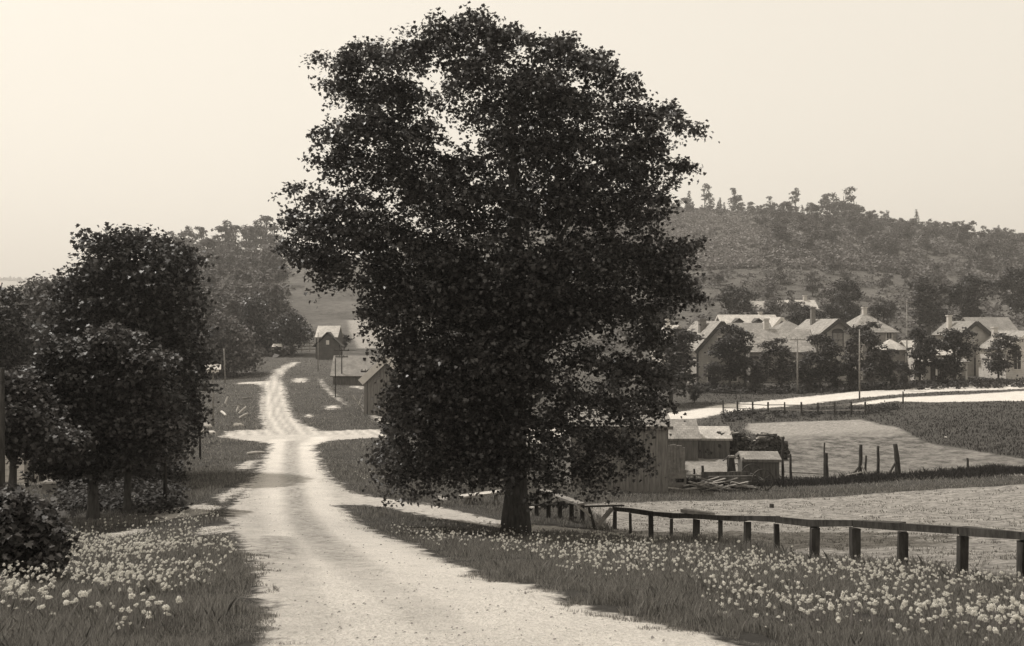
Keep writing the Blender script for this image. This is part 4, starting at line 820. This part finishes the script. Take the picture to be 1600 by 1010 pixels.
# cart with a pale cover at the top of the road
e = empty('covered_cart', at(434, 116), 'small cart with a pale cover standing at the top of the road', 'cart')
MB().box(-.6,.6,-.35,.35,.45,.85,.02).build('body', M['post'], e)
c_ = MB(); 
for s in (-1,1): pass
c_.slab([(-.65,-.4,1.25),(.65,-.4,1.25),(.55,0,1.6),(-.55,0,1.6)], .04); c_.slab([(.65,.4,1.25),(-.65,.4,1.25),(-.55,0,1.6),(.55,0,1.6)], .04); c_.build('cover', M['trim'], e)
for x_ in (-.6,.6):
    for y_ in (-.35,.35): MB().box(x_-.03,x_+.03,y_-.03,y_+.03,.853,1.24).build('upright', M['trim'], e)
for wy in (-.45,.45):
    w_ = MB(); ring(w_, .38, .44, .05, 20); wo_ = w_.build('wheel', M['post'], e, (0, wy, .42)); s_ = MB()
    for k in range(8): t = math.pi*2*k/8; s_.beam((0,0,0),(.38*math.cos(t),0,.38*math.sin(t)),.03,.03)
    s_.build('spokes', M['post'], wo_)

# ------------------------------------------------------------------ poles
def pole(px, D, top, r, label, arms=(), mt='grey_wood', lean=0):
    b = at(px, D); hgt = (505+(CAMZ-b.z)*FP/D-top)*D/FP; e = empty('utility_pole' if arms else 'wooden_pole', b, label, 'pole')
    MB().tube([(0,0,-.4),(lean*.5,0,hgt/2),(lean,0,hgt)], [r, r*.88, r*.75], 9, jit=.03).build('pole', M[mt], e, smooth=True)
    for dz, w in arms:
        MB().box(lean-w/2,lean+w/2,-r-.07,-r+.0,hgt-dz-.05,hgt-dz+.05).build('crossarm', M[mt], e)
        for k in range(4): x = lean-w/2+.08+k*(w-.16)/3; MB().tube([(x,-r-.035,hgt-dz+.053),(x,-r-.035,hgt-dz+.16)], [.03,.022], 6).build('insulator', M['glass'], e)
    return e, hgt
bx_, hh_ = pole(333, 53, 583, .055, 'wooden pole carrying a white gabled box left of the road bend')
o = empty('gabled_box', bx_.location+Vector((0,0,hh_)), 'white gabled box mounted on top of the wooden pole', 'birdhouse', None, R(14))
MB().box(-.3,.3,-.2,.2,0,.24).build('wall', M['trim'], o)
rb = MB(); rb.slab([(-.42,-.27,.2),(.42,-.27,.2),(.42,0,.47),(-.42,0,.47)], .03); rb.slab([(.42,.27,.2),(-.42,.27,.2),(-.42,0,.47),(.42,0,.47)], .03); rb.build('roof', M['trim'], o)
pole(313, 37, 600, .045, 'dark thin pole with a wide double crossarm beside the left trees', [(.05,.95),(.22,.95)], 'post', -.04)
pole(352, 88, 545, .07, 'short pale pole standing below the left wooded hill', (), 'grey_wood', -.12)
pole(258, 22, 590, .045, 'thin dark pole rising in front of the left trees', (), 'post')
pole(2, 13, 575, .055, 'dark post cut by the left border', (), 'post')
pole(574, 60, 578, .055, 'dark pole in front of the narrow roadside barn', [(.1,.8)], 'post')
pole(534, 82, 545, .06, 'short telephone pole with two crossarms before the shingled shed', [(.15,1.3),(.7,1.1)], 'post')
pole(497, 96, 520, .05, 'thin grey pole left of the small gabled house', (), 'grey_wood')
pole(524, 72, 560, .045, 'thin bare pole in the grass before the shingled shed', (), 'post')
pole(1343, 86, 515, .075, 'tall thin pole beside the cross road', (), 'grey_wood')
pole(1246, 95, 528, .09, 'pole with one crossarm among the street trees left of the arched-window house', [(.2,1.5)], 'grey_wood')
pole(1411, 79, 612, .07, 'short dark post at the edge of the cross road', (), 'post')
pole(1417, 106, 470, .07, 'slender pole with a crossarm behind the small street trees', [(.2,1.3)], 'grey_wood')

# ------------------------------------------------------------------ logs, stones, litter
def log(px, py, px2, py2, r, label, lift=0, mt='pale_wood'):
    x, y = hit(px, py); x2, y2 = hit(px2, py2) if lift == 0 else (0, 0)
    if lift: y2 = y+.15; x2 = (px2-800)/FP*y2
    a = Vector((x, y, hz(x, y)+r*.7)); b = Vector((x2, y2, (hz(x2, y2)+r*.7) if not lift else CAMZ-(py2-505)/FP*y2)); c = (a+b)/2
    if not lift and (b-a).length > 3: b = a+(b-a).normalized()*3; c = (a+b)/2
    o = MB().tube([a-c, Vector((0,0,.03)), b-c], [r, r*.95, r*.8], 8, jit=.1).build('cut_log', M[mt], None, c); tag(o, label, 'log'); return o
log(370,645,373,634,.07,'short pale log pointing up, leftmost of the scattered logs left of the road',1)
log(374,648,385,636,.08,'pale log slanting right, uppermost of the scattered logs',1)
log(374,655,388,646,.07,'lowest pale log of the scattered group left of the road',1)
log(346,645,356,654,.08,'pale log lying apart to the left of the scattered group')
log(352,632,356,620,.07,'short upright pale stump piece above the scattered logs',1)
log(386,711,413,709,.06,'straight pale pole lying on the grass at the road edge',0)
log(378,624,394,622,.05,'thin grey branch lying above the scattered logs',0,'grey_wood')
for k, (dx, top) in enumerate(((549,626),(556,622),(562,619),(568,621),(572,625))):
    D = 63+k*.2; a = at(553+k*4.5, D); t_ = Vector(((560+(dx-560)*-1.2-800)/FP*D+.0, D+.2, a.z+.9)); o = MB().tube([(0,0,-.05), t_-a], [.03,.025], 6).build('leaning_stake', M['pale_wood' if k % 2 else 'grey_wood'], None, a)
    tag(o, 'pale stick of the fan of stakes leaning by the narrow barn', 'stake', 'stakes leaning by the narrow barn')
def rock(px, py, r, label, flat=.5, grp=None, name='pale_stone'):
    x, y = hit(px, py); rr = random.Random(px*3+py); mb = MB(); n_ = 9
    for i, (zz, q_) in enumerate(((-.25,.8),(.1,1),(.5,.85),(.8,.5))):
        for k in range(n_): t = 2*math.pi*k/n_; s_ = r*q_*rr.uniform(.8,1.15); mb.v.append((math.cos(t)*s_, math.sin(t)*s_*.8, zz*r*flat*rr.uniform(.9,1.1)))
    for i in range(3):
        for k in range(n_): a = i*n_+k; b = i*n_+(k+1) % n_; mb.f.append((a,b,b+n_,a+n_))
    mb.f.append(tuple(range(3*n_, 4*n_))); o = mb.build(name, M['stone'], None, (x, y, hz(x, y)), smooth=True); tag(o, label, 'stone', grp)
rock(519,638,.42,'flat white stone in the grass right of the road, the largest one',.25)
rock(483,651,.22,'small white stone lower left of the largest flat one',.4)
rock(372,666,.3,'white block of stone at the sandy spur left of the road',.7)
rock(322,668,.35,'pale boulder in the heap at the foot of the crossarm pole',.8)
rock(330,678,.25,'smaller pale stone at the right of the heap by the crossarm pole',.7)
rock(313,676,.28,'left pale stone of the heap by the crossarm pole',.8)
rock(1478,684,.1,'white stone at the edge of the dark grass bank',.6)
rock(835,797,.18,'small white stone just right of the maple trunk',.8)
b = at(1206, 28.5); e = MB().tube([(0,0,-.05),(0,0,.10)], [.07,.06], 9, jit=.1).build('stump', M['post'], None, b); tag(e, 'small dark stump alone in the pale field', 'stump')

# ------------------------------------------------------------------ grass, weeds, dandelions
def blades(name, label, X, Y, hgt, wid, mt, seed, cat='grass', lean=.5):
    r = np.random.default_rng(seed); n = len(X); Z = HZ(X, Y)-.01; az = r.uniform(0, 6.283, n); h_ = hgt*r.uniform(.5, 1.3, n); w_ = wid
    ux, uy = np.cos(az), np.sin(az); la = r.uniform(0, 6.283, n); ll = r.uniform(0, lean, n)*h_; lx, ly = np.cos(la)*ll, np.sin(la)*ll
    P0 = np.stack([X-ux*w_/2, Y-uy*w_/2, Z], 1); P1 = np.stack([X+ux*w_/2, Y+uy*w_/2, Z], 1)
    P2 = np.stack([X+ux*w_*.35+lx*.35, Y+uy*w_*.35+ly*.35, Z+h_*.6], 1); P3 = np.stack([X+lx, Y+ly, Z+h_], 1); P4 = np.stack([X-ux*w_*.35+lx*.35, Y-uy*w_*.35+ly*.35, Z+h_*.6], 1)
    V_ = np.stack([P0,P1,P2,P3,P4], 1).reshape(-1, 3); o = mesh_np(name, V_, np.arange(5*n).reshape(n, 5), M[mt]); return tag(o, label, cat, kind='stuff')
def scatter(n, y0, y1, seed, umax=.62):
    r = np.random.default_rng(seed); Y = y0*(y1/y0)**r.uniform(0, 1, n)**1.0; U = r.uniform(-umax, umax, n); return U*(Y+.6), Y
X, Y = scatter(800000, 3.2, 34, 1); c1, c2 = cover(X, Y); nz = vnoise(X, Y, .5, 31)+vnoise(X, Y, .16, 32)*.6
keep = (c1+(nz-.8)*2.6 < -.05) & (c2 < .1) & (nz > .42)
X = X[keep]; Y = Y[keep]; hh = (.035+.10*np.clip(vnoise(X, Y, .9, 33)*1.5-.2, 0, 1))*np.clip(-c1[keep]*.6+.35, .3, 1); 
fd = np.abs(X-(6.66-.196*Y)); hh = hh+.10*np.exp(-(fd/.35)**2)*(Y > 7)
blades('grass', 'tufted dark grass covering both verges of the road', X, Y, hh, .0012+.00042*Y, 'grass', 2, lean=.65)
X, Y = scatter(110000, 30, 110, 4, .6); c1, c2 = cover(X, Y); keep = (c1 < -.3) & (c2 < -.1); X = X[keep]; Y = Y[keep]
bank = (X/Y > .2) & (Y > 38); xb, yb = X[bank], Y[bank]; X, Y = X[~bank], Y[~bank]
blades('rough_grass', 'rough mottled grass beside the upper road', X, Y, .05+.09*vnoise(X, Y, 3, 35), .0009*Y, 'grass', 3, lean=1.2)
blades('bank_grass', 'dark grass of the bank below the cross road', xb, yb, .07+.08*vnoise(xb, yb, 3, 35), .0009*yb, 'weed', 3, lean=1.2)
# dry tufts in the pale field near the fence
X, Y = scatter(90000, 9, 34, 6, .6); c1, c2 = cover(X, Y); keep = (c2 > .2) & (vnoise(X, Y, .35, 36) > .55); X = X[keep]; Y = Y[keep]
blades('dry_stubble', 'short stubble and weeds of the field behind the guard rail', X, Y, .045, .0010*Y, 'grass', 5, lean=1.0)
# weed strips: along the far edge of the field
r = np.random.default_rng(9); t = r.uniform(0, 1, 26000); pxs = 1060+t*840; D = np.interp(pxs, [1000,1230,1410,1600,1900], [35,36,36.6,35.2,34.8])+r.normal(0, .38, len(t)); X = (pxs-800)/FP*D
blades('weed_strip', 'dark strip of tall weeds along the far edge of the pale field', X, D, .10+.3*vnoise(X, D, 1.5, 37)**1.5, .03, 'weed', 6, 'weeds', .7)
pts = [((px-800)/FP*D, D) for px, D in ((q.uniform(1130, 1400), q.uniform(70, 78)) for i in range(150))]
scrub('bank_weeds', 'low bushes and weeds along the rail fence below the cross road', pts, .32, .16, 34, 'weed', 41, 'weeds')
pts = [((px-800)/FP*D, D) for px, D in ((q.uniform(1080, 1600), q.uniform(95, 103)) for i in range(340))]
scrub('yard_hedge', 'dark low hedge and bushes in front of the village houses', pts, .6, .25, 40, 'weed', 42, 'hedge')
pts = [((px-800)/FP*D, D) for px, D in ((q.uniform(95, 280), q.uniform(21, 34)) for i in range(200))]
scrub('undergrowth', 'dark undergrowth beneath the left roadside trees', pts, .4, .11, 60, 'weed', 43, 'undergrowth')

# dandelion clocks
def clump_mask(X, Y):
    px = 800+FP*X/Y; py = 505+(CAMZ-HZ(X, Y))*FP/Y; d = np.zeros(X.shape)
    for (cx, cy, rx, ry, w) in REG:
        dd = ((px-cx)/rx)**2+((py-cy)/ry)**2; d = np.maximum(d, w*np.clip(1.4-dd, 0, 1))
    return d
REG = [(60,900,150,60,1.6),(180,905,150,40,1.5),(170,885,150,50,1),(230,850,110,30,.8),(110,950,140,45,.5),(330,870,60,25,.5),(215,990,60,20,.3),(320,818,50,16,.7),(240,795,50,12,.4),
 (700,838,90,22,.5),(880,850,120,25,.9),(960,880,110,28,1),(1060,870,100,25,.8),(1130,895,80,30,.8),(1160,945,70,30,1),(1290,900,110,25,.9),(1400,915,130,25,.8),(1540,935,120,25,.9),(1290,950,90,30,.8),(1400,985,140,40,.9),(1540,985,120,40,1),(1240,985,60,20,.3),(760,820,60,10,.2),(1000,835,130,10,.6),(590,745,40,12,.3)]
X, Y = scatter(60000, 3.8, 32, 12, .6); c1, c2 = cover(X, Y); r = np.random.default_rng(13)
keep = (c1 < -.5) & (c2 < -.2) & (r.uniform(0, 1, len(X)) < clump_mask(X, Y)*np.where(X > 0, .62, 1.25)*np.clip(Y/11, .2, .8)*np.clip((vnoise(X, Y, .4, 51)+vnoise(X, Y, 1.3, 52)-.75)*2.6, .03, 1)); X = X[keep]; Y = Y[keep]
o_ = np.argsort(Y); X = X[o_]; Y = Y[o_]
def clock(r_, n, tri, seed):
    """seed head: radial parachutes, each a little tuft on a spoke"""
    g = np.random.default_rng(seed); k = np.arange(n)+.5; ph = np.arccos(1-2*k/n); th = math.pi*(1+5**.5)*k
    d = np.stack([np.cos(th)*np.sin(ph), np.sin(th)*np.sin(ph), np.cos(ph)], 1); d += g.normal(0, .06, d.shape); d /= np.linalg.norm(d, axis=1)[:, None]
    a = np.cross(d, [0.3,.2,1]); a /= np.linalg.norm(a, axis=1)[:, None]; b = np.cross(d, a); V_ = []; F_ = []
    w = r_*tri
    Vv = np.stack([d*r_*.4, d*r_+a*w, d*r_*1.03+b*w*.9, d*r_-a*w, d*r_*1.03-b*w*.9], 1)*np.clip(g.normal(.92, .2, (n,1,1)), .35, 1.35)
    i = np.arange(n)*5; F_ = np.concatenate([np.stack([i, i+1, i+2], 1), np.stack([i, i+3, i+4], 1), np.stack([i+1, i+4, i+3], 1), np.stack([i+2, i+1, i+3], 1)])
    return Vv.reshape(-1, 3), F_
protos = []
for k in range(6):
    e = empty('dandelion', (0,0,0), '-', 'dandelion'); hgt = .16
    V_, F_ = clock(.0150, 64, .17, 60+k); hd = mesh_np('seed_head', (V_ if k % 2 == 0 else V_*np.array([1.1,.75,.6]))+np.array([0.01*k,0,hgt]), F_, M['fluff'], e)
    stm = MB().tube([(0,0,-.02),(.006*k,.004,hgt*.5),(.01*k,0,hgt-.012)], [.003,.0025,.002], 5).build('stem', M['stem'], e); KIDS[e.name] = [hd, stm]; protos.append(e)
NI = min(298, len(X)); sr = random.Random(4)
for i in range(NI):
    left = X[i] < 0; lab = 'fluffy white dandelion clock on the '+('left' if left else 'right')+' verge nearest the camera'; grp = 'dandelions on the '+('left' if left else 'right')+' verge'
    loc = (X[i], Y[i], hz(X[i], Y[i])); s_ = sr.choice((.5,.75,1,1.1,1.35))*sr.uniform(.85, 1.1); sc = (s_, s_*sr.uniform(.7,1.05), min(1.3, s_*sr.uniform(.6,1.2))); p = protos[i % 6]
    if i < 6: p.location = loc; p.scale = sc; tag(p, lab, 'dandelion', grp)
    else: copy_tree(p, loc, sr.uniform(0, 6.28), sc, lab, grp)
print('dandelions', len(X))
if len(X) > NI:
    V0, F0 = clock(.0145, 24, .4, 70); xs, ys = X[NI:], Y[NI:]; n = len(xs); g = np.random.default_rng(5); zs = HZ(xs, ys)+g.uniform(.05, .2, n); s_ = g.uniform(.45, 1.2, n)*np.clip(.7+ys/30, .9, 1.3)
    VV = (V0[None]*s_[:, None, None]*g.uniform(.55, 1.15, (n, 1, 3))*g.uniform(.5, 1.25, (n, len(V0), 1))+np.stack([xs, ys, zs], 1)[:, None, :]).reshape(-1, 3); FF = (F0[None]+(np.arange(n)*len(V0))[:, None, None]).reshape(-1, 3)
    tag(mesh_np('dandelions', VV, FF, M['fluff']), 'white drift of dandelion clocks spread through the verge grass', 'dandelions', kind='stuff')
# pebbles and clods on the road
X, Y = scatter(9000, 3.6, 30, 17, .5); c1, c2 = cover(X, Y); keep = (c1 > .3); X = X[keep]; Y = Y[keep]; g = np.random.default_rng(6); n = len(X)
T = np.array([(1,0,0),(-.5,.87,0),(-.5,-.87,0),(0,0,.8),(.5,.87,.3)]); s_ = (.002+.010*g.uniform(0, 1, n)**6)*(.8+Y/16); V_ = (T[None]*(1+g.normal(0,.25,(n,5,3)))*s_[:, None, None]*np.array([1,1,.8])+np.stack([X, Y, HZ(X, Y)+.004], 1)[:, None, :]).reshape(-1, 3)
F_ = np.array([(0,1,3),(1,2,3),(2,0,3),(0,4,1),(4,3,1),(0,3,4)]); F_ = (F_[None]+(np.arange(n)*5)[:, None, None]).reshape(-1, 3)
tag(mesh_np('pebbles', V_, F_, M['grey_wood']), 'small dark pebbles and clods scattered on the pale road', 'pebbles', kind='stuff')

# ------------------------------------------------------------------ haze
m, n = new_mat('haze'); o_ = nd(n, 'ShaderNodeOutputMaterial'); v_ = nd(n, 'ShaderNodeVolumePrincipled')
v_.inputs['Color'].default_value = (1, .96, .91, 1); v_.inputs['Density'].default_value = .0005; v_.inputs['Anisotropy'].default_value = .2
n.links.new(v_.outputs[0], o_.inputs['Volume'])
hb = MB().box(-3000, 3000, -6, 2560, -8, 175).build('haze', m); tag(hb, 'thin pale summer haze lying over the valley', 'haze', kind='stuff')
